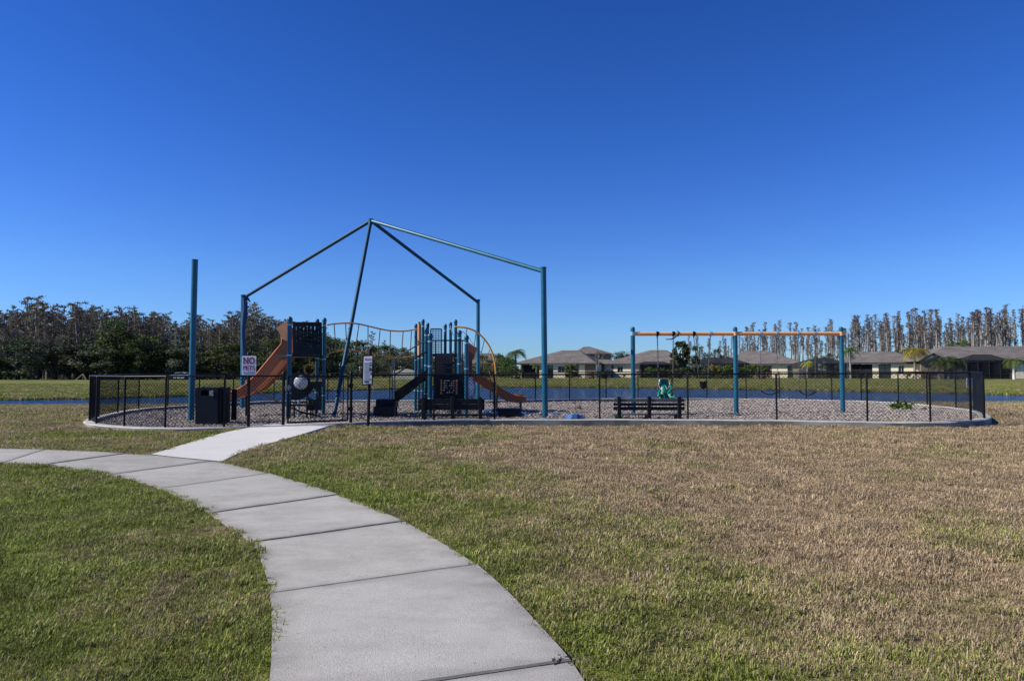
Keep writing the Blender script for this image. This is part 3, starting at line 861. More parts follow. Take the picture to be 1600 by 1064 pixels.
# ------------------------------------------------------------------ play structure
navy = mat('navy_plastic', (0.006, 0.010, 0.018), 0.5, var=0.25, scale=3, spec=0.2)
blackp = mat('black_plastic', (0.005, 0.005, 0.007), 0.5, var=0.3, scale=3, spec=0.22)
orange = mat('orange_slide_plastic', (0.52, 0.14, 0.04), 0.42, var=0.12, scale=2, spec=0.5)
orail = mat('orange_rail', (0.62, 0.24, 0.05), 0.4, var=0.12, scale=4)
yellow = mat('yellow_rail', (0.62, 0.30, 0.04), 0.42, var=0.12, scale=4)
steel = mat('galvanised_steel', (0.35, 0.37, 0.40), 0.4, metal=0.6, var=0.15)
collar = mat('collar_metal', (0.30, 0.45, 0.52), 0.35, metal=0.3)
play = thing('play_structure', 'teal and orange play structure with two towers, two slides and a wavy bridge', 'play structure', (-3.5, 21.5, 0.12))
def ppost(px, ty, Y, w, m_=None, base_ty=None, cap=True):
    top = P(px, ty, Y); b = Vector((top.x, Y, 0)); b.z = mz(b.x, b.y) - 0.1
    w *= 0.92; m = MB(); m.tube([b, top - Vector((0, 0, 0.06))], w, 16)
    o = m.build('post', m_ or teal2, play)
    if cap:
        c = MB(); c.tube([top - Vector((0, 0, 0.10)), top - Vector((0, 0, 0.05))], w * 1.2, 16); c.dome(top - Vector((0, 0, 0.05)), w * 1.15, 0.05 + w * 0.4, 16, 4); c.build('cap', teal2, o)
    r_ = random.Random(int(px * 10))
    for q in (0.25, 0.62):
        z = b.z + (top.z - b.z) * q + r_.uniform(-0.1, 0.1); pc = b.lerp(top, (z - b.z) / (top.z - b.z))
        cm_ = MB(); cm_.tube([pc - Vector((0, 0, 0.018)), pc + Vector((0, 0, 0.018))], w * 1.10, 16); cm_.build('collar', collar, o)
    pc = top - Vector((0, 0, 0.22)); cm_ = MB(); cm_.tube([pc - Vector((0, 0, 0.02)), pc + Vector((0, 0, 0.02))], w * 1.10, 16)
    cm_.build('collar', collar, o)
    return o
# left tower
ppost(453, 496, 20.0, 0.073); ppost(507, 497.5, 21.2, 0.063)
ppost(467.5, 585, 20.9, 0.035, m_=collar, cap=False)
ppost(496, 499, 22.4, 0.060)
def quadpts(x0, y0, x1, y1, Ya, Yb):
    return [P(x0, y0, Ya), P(x1, y0, Yb), P(x1, y1, Yb), P(x0, y1, Ya)]
holes = []; rh = random.Random(5)
for i, hx in enumerate((463, 469, 474.5, 480.2, 486, 492, 498)):
    y = 509.5 + rh.uniform(0, 1.5)
    while y < 541:
        l = rh.choice((2.0, 3.5, 5.5)); 
        Yh = 20.05 + (hx - 457) / 46 * 1.1
        holes.append([P(hx - 0.55, y, Yh), P(hx + 0.55, y, Yh), P(hx + 0.55, min(y + l, 542), Yh), P(hx - 0.55, min(y + l, 542), Yh)])
        y += l + rh.choice((2.0, 3.2, 5.0))
m = MB(); m.plate([P(457.5, 503, 20.06), P(503, 503.5, 21.12), P(503, 554, 21.12), P(457.5, 554, 20.06)], holes, (-0.4, 0.9, 0), 0.03); m.build('slotted_panel', navy, play)
m = MB()
dk = [Vector((P(455, 553, 20.05).x, 20.05, 0)), Vector((P(506, 553, 21.2).x, 21.2, 0)), Vector((-6.55, 22.4, 0)), Vector((-7.35, 21.3, 0))]
dz = P(480, 554.5, 20.6).z
m.plate([Vector((p.x, p.y, dz)) for p in dk], [], (0, 0, -1), 0.06); m.build('deck', blackp, play)
# lower play panels
def circ(px, py, Y, r, n=28, a0=0): return [P(px, py, Y) + Vector((math.cos(2 * math.pi * i / n + a0) * r, 0, math.sin(2 * math.pi * i / n + a0) * r)) for i in range(n)]
s20 = 20.4 / F
m = MB(); Ya = 20.4
m.plate([P(457, 584, Ya), P(484, 584, Ya), P(485, 598, Ya), P(490, 606, Ya), P(484, 615, Ya), P(474, 622.5, Ya), P(462, 626, Ya), P(447, 622, Ya), P(448, 590, Ya)], [circ(470, 597.5, Ya, 11.2 * s20)], (0, 1, 0), 0.03)
m.build('bubble_panel', navy, play)
m = MB(); cpt = P(470, 597.5, Ya)
for i in range(5):
    pass
bub = mat('scuffed_clear_bubble', (0.42, 0.46, 0.62), 0.35, col2=(0.62, 0.64, 0.78), scale=30, fleck=0.2, alpha=0.62)
rings = [(0.0, 0.215), (0.05, 0.20), (0.09, 0.16), (0.115, 0.10), (0.125, 0.003)]
m.tube([cpt + Vector((0, -a_ + 0.01, 0)) for a_, r_ in rings], [r_ for a_, r_ in rings], 26, cap=False)
m.build('bubble_window', bub, play)
m = MB(); Yb = 20.75
m.plate([P(482, 596, Yb), P(502.5, 596, Yb), P(502.5, 641, Yb), P(481, 641, Yb)], [circ(488.5, 616, Yb, 9.0 * s20)], (0, 1, 0), 0.03)
m.build('porthole_panel', navy, play)
m = MB(); Yc = 19.9
a, b = P(449, 633, Yc), P(486, 633, Yc + 0.4); m.beam(a, b, 0.30, 0.045)
for (x_, yy) in ((450, Yc), (460, Yc), (480, Yc + .3), (486, Yc + .4)):
    q = P(x_, 633, yy); m.beam(q, Vector((q.x, q.y, mz(q.x, q.y) - 0.05)), 0.035, 0.035)
m.build('counter', blackp, play)
m = MB(); q0 = P(479.5, 619.5, 19.9); q1 = P(489, 625, 20.3)
m.tube([Vector((q0.x, q0.y, 0.1)), q0, q1, Vector((q1.x, q1.y, 0.1))], 0.022, 8); m.build('handle_bar', blackp, play)
# ring climber
m = MB(); yc_ = P(484, 577, 21.0)
m.tube([P(483.5, 555, 21.0), yc_ + Vector((0, 0, 0.17))], 0.016, 8)
m.tube([yc_ + Vector((math.cos(a) * 0.165, 0, math.sin(a) * 0.165)) for a in np.linspace(math.pi / 2, math.pi / 2 + 2 * math.pi, 25)], 0.022, 8, cap=False)
m.tube([yc_ - Vector((0, 0, 0.17)), P(484.5, 594, 21.0)], 0.03, 8)
m.build('ring_climber', yellow, play); m = MB()
m.tube([P(484.5, 628, 21.0) + Vector((math.cos(a) * 0.05, 0, math.sin(a) * 0.11)) for a in np.linspace(0, 2 * math.pi, 17)], 0.02, 8, cap=False)
m.build('hand_loop', yellow, play)
# slides
def slide(U, Lw, Yn, Yf, label):
    s = MB(); n = len(U)
    th = 0.035
    for (Y, sgn) in ((Yn, 1), (Yf, -1)):
        for i in range(n - 1):
            # wall as a thin slab between Y and Y+th
            a, b, c, d = P(*U[i], Yn), P(*U[i + 1], Yn), P(*Lw[i + 1], Yn), P(*Lw[i], Yn)
            off = Vector((0, Y - Yn, 0)); t = Vector((0, th * sgn, 0))
            p = [v + off for v in (a, b, c, d)]; q = [v + t for v in p]
            s.quad(*p); s.quad(*reversed(q)); s.quad(p[0], q[0], q[1], p[1]); s.quad(p[3], p[2], q[2], q[3])
    # rolled lip on both walls
    for Y in (Yn, Yf):
        s.tube([P(*u, Yn) + Vector((0, Y - Yn, 0)) for u in U], 0.028, 8)
    # bed
    for i in range(n - 1):
        a, b = P(*Lw[i], Yn), P(*Lw[i + 1], Yn)
        up = (P(*U[i], Yn) - a); up2 = (P(*U[i + 1], Yn) - b)
        a = a + up * 0.18; b = b + up2 * 0.18; k = Vector((0, Yf - Yn, 0))
        s.quad(a, b, b + k, a + k); d_ = Vector((0, 0, -0.03)); s.quad(a + d_, a + k + d_, b + k + d_, b + d_)
    o = s.build('slide', orange, play); o['label'] = label
    return o
U1 = [(448, 507), (441, 524), (440, 537), (426, 554), (412, 571), (400, 585.5), (391.7, 593.5), (383, 601), (374, 607), (359, 613.5)]
L1 = [(449, 560), (446, 563), (438, 571.5), (430, 581), (419, 593), (408, 606), (396, 612), (385, 617), (371, 622), (359, 624)]
sl1 = slide(U1, L1, 21.4, 22.15, 'tall orange slide on the left tower')
m = MB()
for Y in (21.35, 22.2):
    m.plate([P(431, 513, Y), P(449, 500, Y), P(449, 533, Y), P(441, 530, Y), P(437, 521, Y)], [], (0, 1, 0), 0.03)
A, B, C = P(431, 513, 21.35), P(449, 500, 21.35), Vector((0, 0.88, 0))
m.quad(A, B, B + C, A + C); m.quad(A - Vector((0, 0, .03)), A + C - Vector((0, 0, .03)), B + C - Vector((0, 0, .03)), B - Vector((0, 0, .03)))
D = P(437, 521, 21.35); m.quad(A, A + C, D + C, D)
m.build('hood', mat('sunlit_orange_hood', (0.66, 0.31, 0.15), 0.45), sl1)  # slide orange made paler, sunlight on the hood put into the colour
m = MB(); q = P(385, 615, 21.7); m.tube([q, Vector((q.x, q.y, 0.05))], 0.03, 8); m.build('leg', blackp, sl1)
m = MB(); m.tube([P(396, 608, 21.3), P(437, 628.5, 20.4), P(470, 643.5, 20.2), P(503, 651, 20.6)], 0.028, 8); m.build('brace', blackp, play)
U2 = [(731, 582), (740, 584), (748.7, 587.5), (768, 598), (784.5, 610), (797.5, 617), (804, 618), (822, 620)]
L2 = [(733, 592), (738, 593), (753.6, 603), (771.5, 614.5), (788, 625), (797, 628), (804, 628.8), (822, 629.5)]
sl2 = slide(U2, L2, 22.6, 23.3, 'short orange slide dropping to the right of the main tower')
m = MB()
for Y in (22.55, 23.35):
    m.plate([P(731, 534, Y), P(744, 544, Y), P(742, 552, Y), P(738, 562, Y), P(738, 586, Y), P(731, 586, Y)], [], (0, 1, 0), 0.03)
A, B = P(731, 534, 22.55), P(744, 544, 22.55); C = Vector((0, 0.83, 0)); m.quad(A, B, B + C, A + C); D = P(738, 562, 22.55); m.quad(B, D, D + C, B + C)
m.build('hood', mat('brown_orange_hood', (0.20, 0.06, 0.03), 0.5), sl2)
m = MB(); q = P(813.5, 629, 22.9); m.tube([q, Vector((q.x, q.y, 0.05))], 0.04, 8); m.build('leg', teal2, sl2); m = MB()
q = P(776, 616, 22.9); m.tube([q, Vector((q.x, q.y, 0.05))], 0.04, 8); m.build('leg', teal2, sl2)
# wavy bridge
TOPR = [(511, 508, 21.4), (522, 506.2, 21.6), (540, 505, 21.9), (558, 506, 22.2), (575, 509.5, 22.5), (594, 514, 22.8), (610, 516.8, 23.1), (630, 517.5, 23.4), (645, 515.5, 23.6), (655, 512.5, 23.7)]
BOTR = [(511, 553.5, 21.9), (525, 549, 22.2), (545, 547.6, 22.5), (560, 548.5, 22.7), (578, 551, 23.0), (596, 555.5, 23.3), (612, 558.5, 23.6), (630, 559, 23.9), (650, 555, 24.1)]
def curve3(pts, per=6):
    V = [P(*p) for p in pts]; out = []
    for i in range(len(V) - 1):
        p0, p1, p2, p3 = V[max(i - 1, 0)], V[i], V[i + 1], V[min(i + 2, len(V) - 1)]
        for k in range(per):
            t = k / per; out.append(0.5 * ((2 * p1) + (p2 - p0) * t + (2 * p0 - 5 * p1 + 4 * p2 - p3) * t * t + (3 * p1 - p0 - 3 * p2 + p3) * t ** 3))
    out.append(V[-1]); return out
m = MB(); tc_ = curve3(TOPR); bc_ = curve3(BOTR); m.tube(tc_, 0.024, 8); m.tube(bc_, 0.024, 8); br = m.build('bridge_rail', orail, play)
def near_x(curve, px):
    best = min(curve, key=lambda v: abs(800 + F * v.x / v.y - px)); return best
for xt, xb in ((521, 524), (539, 541), (559, 555), (574.5, 576), (593.7, 591), (610.3, 609), (630, 626), (643, 642)):
    m = MB(); m.tube([near_x(tc_, xt), near_x(bc_, xb)], 0.016, 6); m.build('rung', mat('bronze_rung', (0.16, 0.11, 0.06), 0.45), play)
# main tower
for px, ty, Y, wd in ((672.5, 522, 20.2, 0.074), (729, 524.5, 20.2, 0.066), (718, 517, 21.0, 0.068), (666, 513, 21.4, 0.056), (661, 499.5, 22.4, 0.055), (650, 506.5, 23.7, 0.056), (655, 503.5, 23.6, 0.050),
                      (668.5, 505, 23.2, 0.052), (695.8, 507, 23.9, 0.058), (704, 504, 23.0, 0.056), (712, 500, 22.6, 0.056)):
    ppost(px, ty, Y, wd)
m = MB(); m.tube([P(655.3, 506, 23.5), P(655.3, 556, 23.5)], 0.062, 12); m.build('orange_sleeve', mat('peach_plastic', (0.62, 0.28, 0.12), 0.5), play)
m = MB(); zl = P(700, 585, 20.3).z
m.plate([Vector((P(672, 585, 20.25).x, 20.25, zl)), Vector((P(729, 585, 20.25).x, 20.25, zl)), Vector((P(730, 585, 22.2).x, 22.2, zl)), Vector((P(664, 585, 22.2).x, 22.2, zl))], [], (0, 0, -1), 0.06); m.build('deck', blackp, play)
m = MB(); zu = P(690, 553, 22.0).z
m.plate([Vector((P(664, 585, 22.1).x, 22.1, zu)), Vector((P(713, 585, 22.1).x, 22.1, zu)), Vector((P(713, 585, 23.9).x, 23.9, zu)), Vector((P(655, 585, 23.7).x, 23.7, zu))], [], (0, 0, -1), 0.06); m.build('deck', blackp, play)
m = MB()
m.plate(quadpts(680, 552, 707, 583, 21.95, 21.95), [], (0, 1, 0), 0.03)
for yy in (560, 567, 575): m.box(P(681, yy, 21.9).x, P(706, yy, 21.9).x, 21.8, 21.93, P(681, yy, 21.9).z - 0.02, P(681, yy, 21.9).z + 0.02)
m.build('step_riser', mat('dark_purple_plastic', (0.016, 0.012, 0.024), 0.5), play)
# front board with counting beads
holes = [quadpts(a, 585.5, b, 588.0, 20.22, 20.22) for a, b in ((680, 691), (697.5, 700), (704.5, 707), (712.5, 713.8), (720.5, 721.7))]
m = MB(); m.plate([P(677, 583.5, 20.22), P(726, 583.5, 20.22), P(726, 630, 20.22), P(677, 630, 20.22)], holes, (0, 1, 0), 0.04); board = m.build('bead_board', mat('slate_plastic', (0.007, 0.012, 0.020), 0.5, var=0.2, spec=0.2), play)
m = MB()
for a in (689.5, 713.5):
    p0, p1 = P(a - 1.3, 593, 20.19), P(a + 1.3, 616, 20.19); m.box(p0.x, p1.x, 20.17, 20.215, p1.z, p0.z)
m.build('orange_bar', mat('bar_orange', (0.50, 0.17, 0.06), 0.5), board)
m = MB(); rb = random.Random(8)
for r_ in range(6):
    z = P(690, 595.5 + r_ * 3.6, 20.19).z
    m.tube([Vector((P(690, 600, 20.19).x, 20.19, z)), Vector((P(713, 600, 20.19).x, 20.19, z))], 0.006, 5)
    for c in (694.5, 698.5, 702, 706, 709):
        if rb.random() < 0.8:
            q = Vector((P(c + rb.uniform(-1, 1), 600, 20.19).x, 20.18, z)); m.tube([q - Vector((0.022, 0, 0)), q + Vector((0.022, 0, 0))], 0.03, 8)
m.build('bead', mat('grey_bead', (0.10, 0.10, 0.11), 0.4, var=0.5, scale=8), board)
# round blue window on the right face
m = MB(); q = P(735, 606, 20.9)
ax = Vector((0.35, 0.94, 0)); n_ = 26
pts = [q + ax * (math.cos(a) * 0.33) + Vector((0, 0, math.sin(a) * 0.36)) for a in np.linspace(0, 2 * math.pi, n_)]
m.tube(pts, 0.02, 8, cap=False); m.tube([q + ax * (math.cos(a) * 0.27) + Vector((0.01, 0, math.sin(a) * 0.29)) for a in np.linspace(0, 2 * math.pi, n_)], 0.012, 6, cap=False)
wf = m.build('window_ring', navy, play)
m = MB(); m.plate([q + ax * (math.cos(a) * 0.31) + Vector((0, 0, math.sin(a) * 0.34)) for a in np.linspace(0, 2 * math.pi, 24, endpoint=False)], [], (0.94, -0.35, 0), 0.015)
m.build('window_pane', mat('scratched_blue_pane', (0.03, 0.08, 0.30), 0.3, col2=(0.75, 0.78, 0.92), scale=9), wf)
# railings
m = MB(); m.tube([P(676, 532, 20.2), P(727, 532, 20.2)], 0.020, 8); m.tube([P(680.5, 532, 20.2), P(680.5, 584, 20.2)], 0.018, 8); m.tube([P(722.5, 532, 20.2), P(722.5, 584, 20.2)], 0.014, 8)
m.build('guard_rail', blackp, play)
m = MB(); Yg = 23.8
for k in range(8):
    a = 673 + k * 17 / 7; m.tube([P(a, 514, Yg), P(a, 553, Yg)], 0.010 if k not in (0, 7) else 0.022, 6)
for k in range(12):
    b_ = 514 + k * 39 / 11; m.tube([P(673, b_, Yg), P(690, b_, Yg)], 0.010 if k else 0.024, 6)
m.build('grid_panel', mat('dark_teal_grid', (0.012, 0.05, 0.08), 0.4), play)
m = MB(); m.tube([P(702, 548, 22.8), P(705.5, 560, 22.8), P(708.5, 548, 22.8)], 0.012, 6); m.tube([P(705.5, 560, 22.8), P(705.5, 574, 22.8)], 0.012, 6); m.tube([P(703.5, 509, 22.9), P(708, 524, 22.7)], 0.014, 6); m.build('climbing_hold', steel, play)
# transfer station, ramp and handrails
Yt = 20.3
m = MB(); a, b = P(583.5, 626, Yt), P(614.5, 626, Yt)
m.box(a.x, b.x, Yt + 0.35, Yt + 0.95, a.z - 0.22, P(583, 624, Yt + .35).z)
m.box(a.x, b.x + 0.02, Yt, Yt + 0.35, P(583, 650, Yt).z, P(583, 635.5, Yt).z)
for xx in (a.x + 0.08, b.x - 0.06):
    for yy in (Yt + 0.05, Yt + 0.88): m.beam((xx, yy, 0.0), (xx, yy, P(583, 636, Yt).z), 0.06, 0.06)
m.build('transfer_step', navy, play)
m = MB()
for Y in (20.5, 21.25):
    a0, a1 = P(616, 612, 20.5), P(668, 577, 20.5); b0, b1 = P(616, 629, 20.5), P(668, 588, 20.5); of = Vector((0, Y - 20.5, 0))
    p = [a0 + of, a1 + of, b1 + of, b0 + of]; q = [v + Vector((0, 0.05, 0)) for v in p]
    m.quad(*p); m.quad(*reversed(q)); m.quad(p[0], q[0], q[1], p[1]); m.quad(p[3], p[2], q[2], q[3]); m.quad(p[0], p[3], q[3], q[0])
m.build('stair_stringer', blackp, play)
for k in range(4):
    c = P(622 + 12 * k, 617 - 8.4 * k, 20.5); m = MB(); m.box(c.x - 0.12, c.x + 0.12, 20.55, 21.25, c.z - 0.02, c.z + 0.02); m.build('tread', blackp, play)
m = MB(); m.tube([P(616.5, 624, 20.45), P(616.5, 563, 20.45), P(620, 558.5, 20.45), P(640, 546.5, 20.45), P(657, 536, 20.45), P(668, 534, 20.45)], 0.021, 8)
m.tube([P(613, 624, 20.3), P(613, 565, 20.3), P(616.5, 561, 20.4)], 0.018, 8)
m.build('hand_rail', mat('dark_steel_rail', (0.06, 0.075, 0.09), 0.35, metal=0.4), play)
m = MB(); m.tube([P(616.5, 586, 21.25), P(630, 577, 21.25), P(648, 560, 21.25), P(662, 551, 21.25), P(670, 550, 21.25)], 0.024, 8); m.build('hand_rail', blackp, play)
# arch climber
OA = [(712, 511, 22.3), (725, 511.5, 22.3), (740, 516, 22.3), (752, 525, 22.3), (762, 537, 22.3), (769, 551, 22.3), (773, 566, 22.3), (774.5, 580, 22.3), (774.5, 606, 22.3), (774, 640, 22.3)]
IA = [(718, 516, 23.0), (729, 523, 23.0), (741, 540, 23.0), (752, 551.5, 23.0), (758.5, 564, 23.0), (763.5, 578, 23.0), (768, 592, 23.0), (770.5, 606, 23.0), (771, 638, 23.0)]
oa, ia = curve3(OA), curve3(IA)
m = MB(); m.tube(oa, 0.030, 10); m.tube(ia, 0.010, 8); m.build('arch_rail', yellow, play)
for i, (a, b) in enumerate((((729, 512), (729, 523)), ((744, 518.5), (741, 540)), ((757, 531), (752, 551)), ((766, 545), (758.5, 564)), ((773, 566), (763, 578)), ((774.5, 588), (768, 593)), ((774.5, 606), (770.5, 606)))):
    m = MB(); m.tube([P(*a, 22.3), P(*b, 23.0)], 0.013, 6); m.build('rung', orail if i > 2 else steel, play)
# low box platform by the slide
pb = P(778, 655, 20.3); pe = P(814, 655, 20.3)
t_ = thing('low_step_box', 'low dark plastic step box on the mulch under the end of the short slide', 'step box', (pb.x, 20.3, 0.12))
m = MB(); m.box(pb.x, pe.x, 20.3, 20.9, 0.02, P(778, 640.5, 20.3).z); m.build('box_body', navy, t_, bevel=0.02)
m = MB(); m.box(pb.x - 0.02, pe.x + 0.02, 20.28, 20.92, P(778, 640.5, 20.3).z, P(778, 640.5, 20.3).z + 0.03); m.build('lid', blackp, t_)

# ------------------------------------------------------------------ swing set
beam_m = mat('peach_beam', (0.80, 0.40, 0.18), 0.42, var=0.08, scale=3)
YS = 21.5
sw = thing('swing_set', 'teal posted swing set with a long orange beam over the right of the playground', 'swing set', (P(1150, 644, YS).x, YS, 0.16))
for px in (989.2, 1149.6, 1315.6):
    b = Vector((P(px + (px - 800) * 0.003, 643, YS).x, YS, 0)); b.z = mz(b.x, b.y) - 0.1; top = P(px - (px - 800) * 0.003, 513, YS)
    m = MB(); m.tube([b, top], 0.071, 18); m.dome(top, 0.070, 0.05, 18, 4); o = m.build('post', teal, sw)
    m = MB(); q = P(px - (px - 800) * 0.003, 521.5, YS); m.tube([q - Vector((0, 0, 0.06)), q + Vector((0, 0, 0.06))], 0.085, 16); m.build('collar', beam_m if px > 1000 else collar, o)
m = MB(); m.tube([P(989, 521.7, YS), P(1314.5, 521.3, YS)], 0.062, 18); m.build('beam', beam_m, sw)
HX = [1027, 1052, 1084, 1110, 1188, 1214, 1247.5, 1273]
BZ = P(1100, 521.5, YS).z
for hx in HX:
    x = P(hx, 522, YS).x; m = MB(); m.tube([(x - 0.04, YS, BZ), (x + 0.04, YS, BZ)], 0.073, 16); m.tube([(x, YS, BZ - 0.07), (x, YS, BZ - 0.13)], 0.02, 8)
    m.build('hanger', collar if hx > 1100 else blackp, sw)
chainm = mat('swing_chain', (0.10, 0.09, 0.085), 0.5, metal=0.5)
def chain_mb(a, b, r=0.007, lk=0.05):
    m = MB(); a = Vector(a); b = Vector(b); L = (b - a).length; n = max(2, int(L / lk)); d = (b - a) / n; u = Vector((0, 1, 0)); w = d.normalized().cross(u)
    for i in range(n):
        c0 = a + d * i; c1 = a + d * (i + 1.25); s = (u if i % 2 else w) * 0.012
        m.tube([c0 + s, c1 + s], r * 0.6, 4, cap=False); m.tube([c0 - s, c1 - s], r * 0.6, 4, cap=False)
    return m
def strap_swing(x0, x1, bottom, label):
    a0, a1 = P(x0, 522, YS).x, P(x1, 522, YS).x; zb = P(x0, bottom, YS).z; ze = zb + 0.12
    t = thing('strap_swing', label, 'swing', ((a0 + a1) / 2, YS, zb), 'swings hanging from the orange beam')
    for a in (a0, a1): chain_mb((a, YS, BZ - 0.12), (a, YS, ze)).build('chain', chainm, t)
    m = MB(); pts = []
    for k in range(13):
        s = k / 12; pts.append(Vector((a0 + (a1 - a0) * s, YS, ze - 0.12 * math.sin(math.pi * s) ** 0.8)))
    for k in range(12):
        p, q = pts[k], pts[k + 1]
        for dz_ in (0.0,):
            m.quad(p + Vector((0, -0.07, 0)), q + Vector((0, -0.07, 0)), q + Vector((0, 0.07, 0)), p + Vector((0, 0.07, 0)))
            m.quad(p + Vector((0, 0.07, -0.02)), q + Vector((0, 0.07, -0.02)), q + Vector((0, -0.07, -0.02)), p + Vector((0, -0.07, -0.02)))
            m.quad(p + Vector((0, -0.07, -0.02)), q + Vector((0, -0.07, -0.02)), q + Vector((0, -0.07, 0)), p + Vector((0, -0.07, 0)))
            m.quad(p + Vector((0, 0.07, 0)), q + Vector((0, 0.07, 0)), q + Vector((0, 0.07, -0.02)), p + Vector((0, 0.07, -0.02)))
    m.build('seat', blackp, t)
strap_swing(1188, 1214, 616, 'black strap swing just right of the middle teal swing post')
strap_swing(1247.5, 1273, 616.5, 'black strap swing nearest the right hand teal swing post')
# toddler bucket swing
a0, a1 = P(1092, 560, YS).x, P(1105, 560, YS).x
t = thing('bucket_swing', 'small dark bucket swing hanging high right of the green seat', 'swing', ((a0 + a1) / 2, YS, 1.2), 'swings hanging from the orange beam')
h0, h1 = P(1084, 522, YS).x, P(1110, 522, YS).x
for (h, a) in ((h0, a0), (h1, a1)): chain_mb((h, YS, BZ - 0.12), (a, YS, P(1100, 597, YS).z)).build('chain', chainm, t)
m = MB(); zt, zb = P(1100, 596, YS).z, P(1100, 607, YS).z
n = 16; cx = (a0 + a1) / 2
for k in range(n):
    A0 = 2 * math.pi * k / n; A1 = 2 * math.pi * (k + 1) / n
    if k in (11, 12): lowf = 0.5
    else: lowf = 1
    o0 = Vector((math.cos(A0) * 0.13, math.sin(A0) * 0.12, 0)); o1 = Vector((math.cos(A1) * 0.13, math.sin(A1) * 0.12, 0)); c = Vector((cx, YS, 0))
    m.quad(c + o0 + Vector((0, 0, zt)), c + o1 + Vector((0, 0, zt)), c + o1 * 0.6 + Vector((0, 0, zb)), c + o0 * 0.6 + Vector((0, 0, zb)))
    m.quad(c + o1 * 0.85 + Vector((0, 0, zt)), c + o0 * 0.85 + Vector((0, 0, zt)), c + o0 * 0.5 + Vector((0, 0, zb + .02)), c + o1 * 0.5 + Vector((0, 0, zb + .02)))
    m.quad(c + o0 + Vector((0, 0, zt)), c + o0 * 0.85 + Vector((0, 0, zt)), c + o1 * 0.85 + Vector((0, 0, zt)), c + o1 + Vector((0, 0, zt)))
m.tube([(cx, YS, zb + 0.0), (cx, YS, zb + 0.03)], 0.075, 12)
m.build('seat', blackp, t)
# green adaptive swing
green = mat('green_swing_plastic', (0.0, 0.20, 0.13), 0.35, var=0.15, scale=5, spec=0.6)
gx0, gx1 = P(1029, 600, YS).x, P(1051, 600, YS).x; gc = (gx0 + gx1) / 2
t = thing('adaptive_swing', 'green high-backed moulded swing seat hanging behind the slatted bench', 'swing', (gc, YS, 0.7), 'swings hanging from the orange beam')
chain_mb((P(1027, 522, YS).x, YS, BZ - 0.12), (P(1029, 592, YS).x, YS, P(1029, 593, YS).z), 0.014).build('chain', chainm, t)
chain_mb((P(1052, 522, YS).x, YS, BZ - 0.12), (P(1051, 592, YS).x, YS, P(1051, 617, YS).z), 0.012).build('chain', chainm, t)
m = MB()
# back shell: rows of cross-sections, seen from behind, tilted
rows = [(592.5, 1032, 1046, 0.10), (597, 1031, 1046.5, 0.06), (603, 1030.5, 1047, 0.0), (609, 1031, 1046, -0.06), (615, 1030, 1047.5, -0.10), (621, 1029, 1049, -0.14)]
def shell(rows, wrap, th=0.03):
    n = 9; grids = []
    for off in (0, th):
        g = []
        for (py, xa, xb, dy) in rows:
            pa, pb = P(xa, py, YS), P(xb, py, YS)
            g.append([Vector((pa.x + (pb.x - pa.x) * k / (n - 1), YS + dy + off + wrap * (2 * k / (n - 1) - 1) ** 2, pa.z)) for k in range(n)])
        grids.append(g)
    A, B = grids
    for i in range(len(rows) - 1):
        for k in range(n - 1):
            m.quad(A[i][k], A[i][k + 1], A[i + 1][k + 1], A[i + 1][k]); m.quad(B[i][k], B[i + 1][k], B[i + 1][k + 1], B[i][k + 1])
        m.quad(A[i][0], A[i + 1][0], B[i + 1][0], B[i][0]); m.quad(A[i][-1], B[i][-1], B[i + 1][-1], A[i + 1][-1])
    for k in range(n - 1):
        m.quad(A[0][k], B[0][k], B[0][k + 1], A[0][k + 1]); m.quad(A[-1][k], A[-1][k + 1], B[-1][k + 1], B[-1][k])
shell(rows, 0.10)
sb = m.build('seat_back', green, t)
m = MB()
sz = P(1040, 618, YS).z
for sx, (xa, xb) in ((-1, (1028.5, 1035)), (1, (1043, 1052.5))):
    pa, pb = P(xa, 617, YS), P(xb, 617, YS)
    m.tube([Vector((pa.x, YS - 0.05, sz + 0.05)), Vector(((pa.x + pb.x) / 2, YS - 0.3, sz - 0.02)), Vector((pb.x, YS + 0.1, sz - 0.02))], [0.05, 0.075, 0.05], 10)
m.tube([P(1032, 609, YS - 0.1), P(1029.5, 616, YS - 0.3), P(1029, 620, YS - 0.35)], [0.035, 0.05, 0.04], 8)
m.tube([P(1046.5, 601, YS - 0.1), P(1050, 606, YS - 0.2), P(1044, 614, YS - 0.25)], [0.03, 0.035, 0.04], 8)
m.box(gx0 + 0.02, gx1 - 0.02, YS - 0.35, YS - 0.08, sz - 0.10, sz - 0.05)
m.build('seat', green, t)
m = MB(); m.tube([P(1031, 594, YS - .05), P(1029, 601, YS - .12), P(1033, 609, YS - .14)], 0.012, 6); m.tube([P(1046, 596, YS - .05), P(1046.5, 602, YS - .1), P(1042, 609, YS - .14), P(1040, 602, YS - .12)], 0.012, 6); m.build('strap', mat('white_strap', (0.55, 0.52, 0.50), 0.7), t)
# chain thrown over the beam
m = MB(); c = P(1058, 521.5, YS)
m.tube([c + Vector((0, 0.075 * math.cos(a), 0.075 * math.sin(a))) + Vector((0.02 * a / 6, 0, 0)) for a in np.linspace(0, 12, 30)], 0.016, 6)
m.tube([P(1058, 523, YS - .08), P(1054, 527.5, YS - .08), P(1049, 530, YS - .08), P(1040, 530.3, YS - .08)], [0.025, 0.03, 0.02, 0.012], 6)
tag(m.build('wrapped_chain', chainm, origin=c.copy()), 'loose chain end wrapped round the orange beam above the green seat', 'chain')

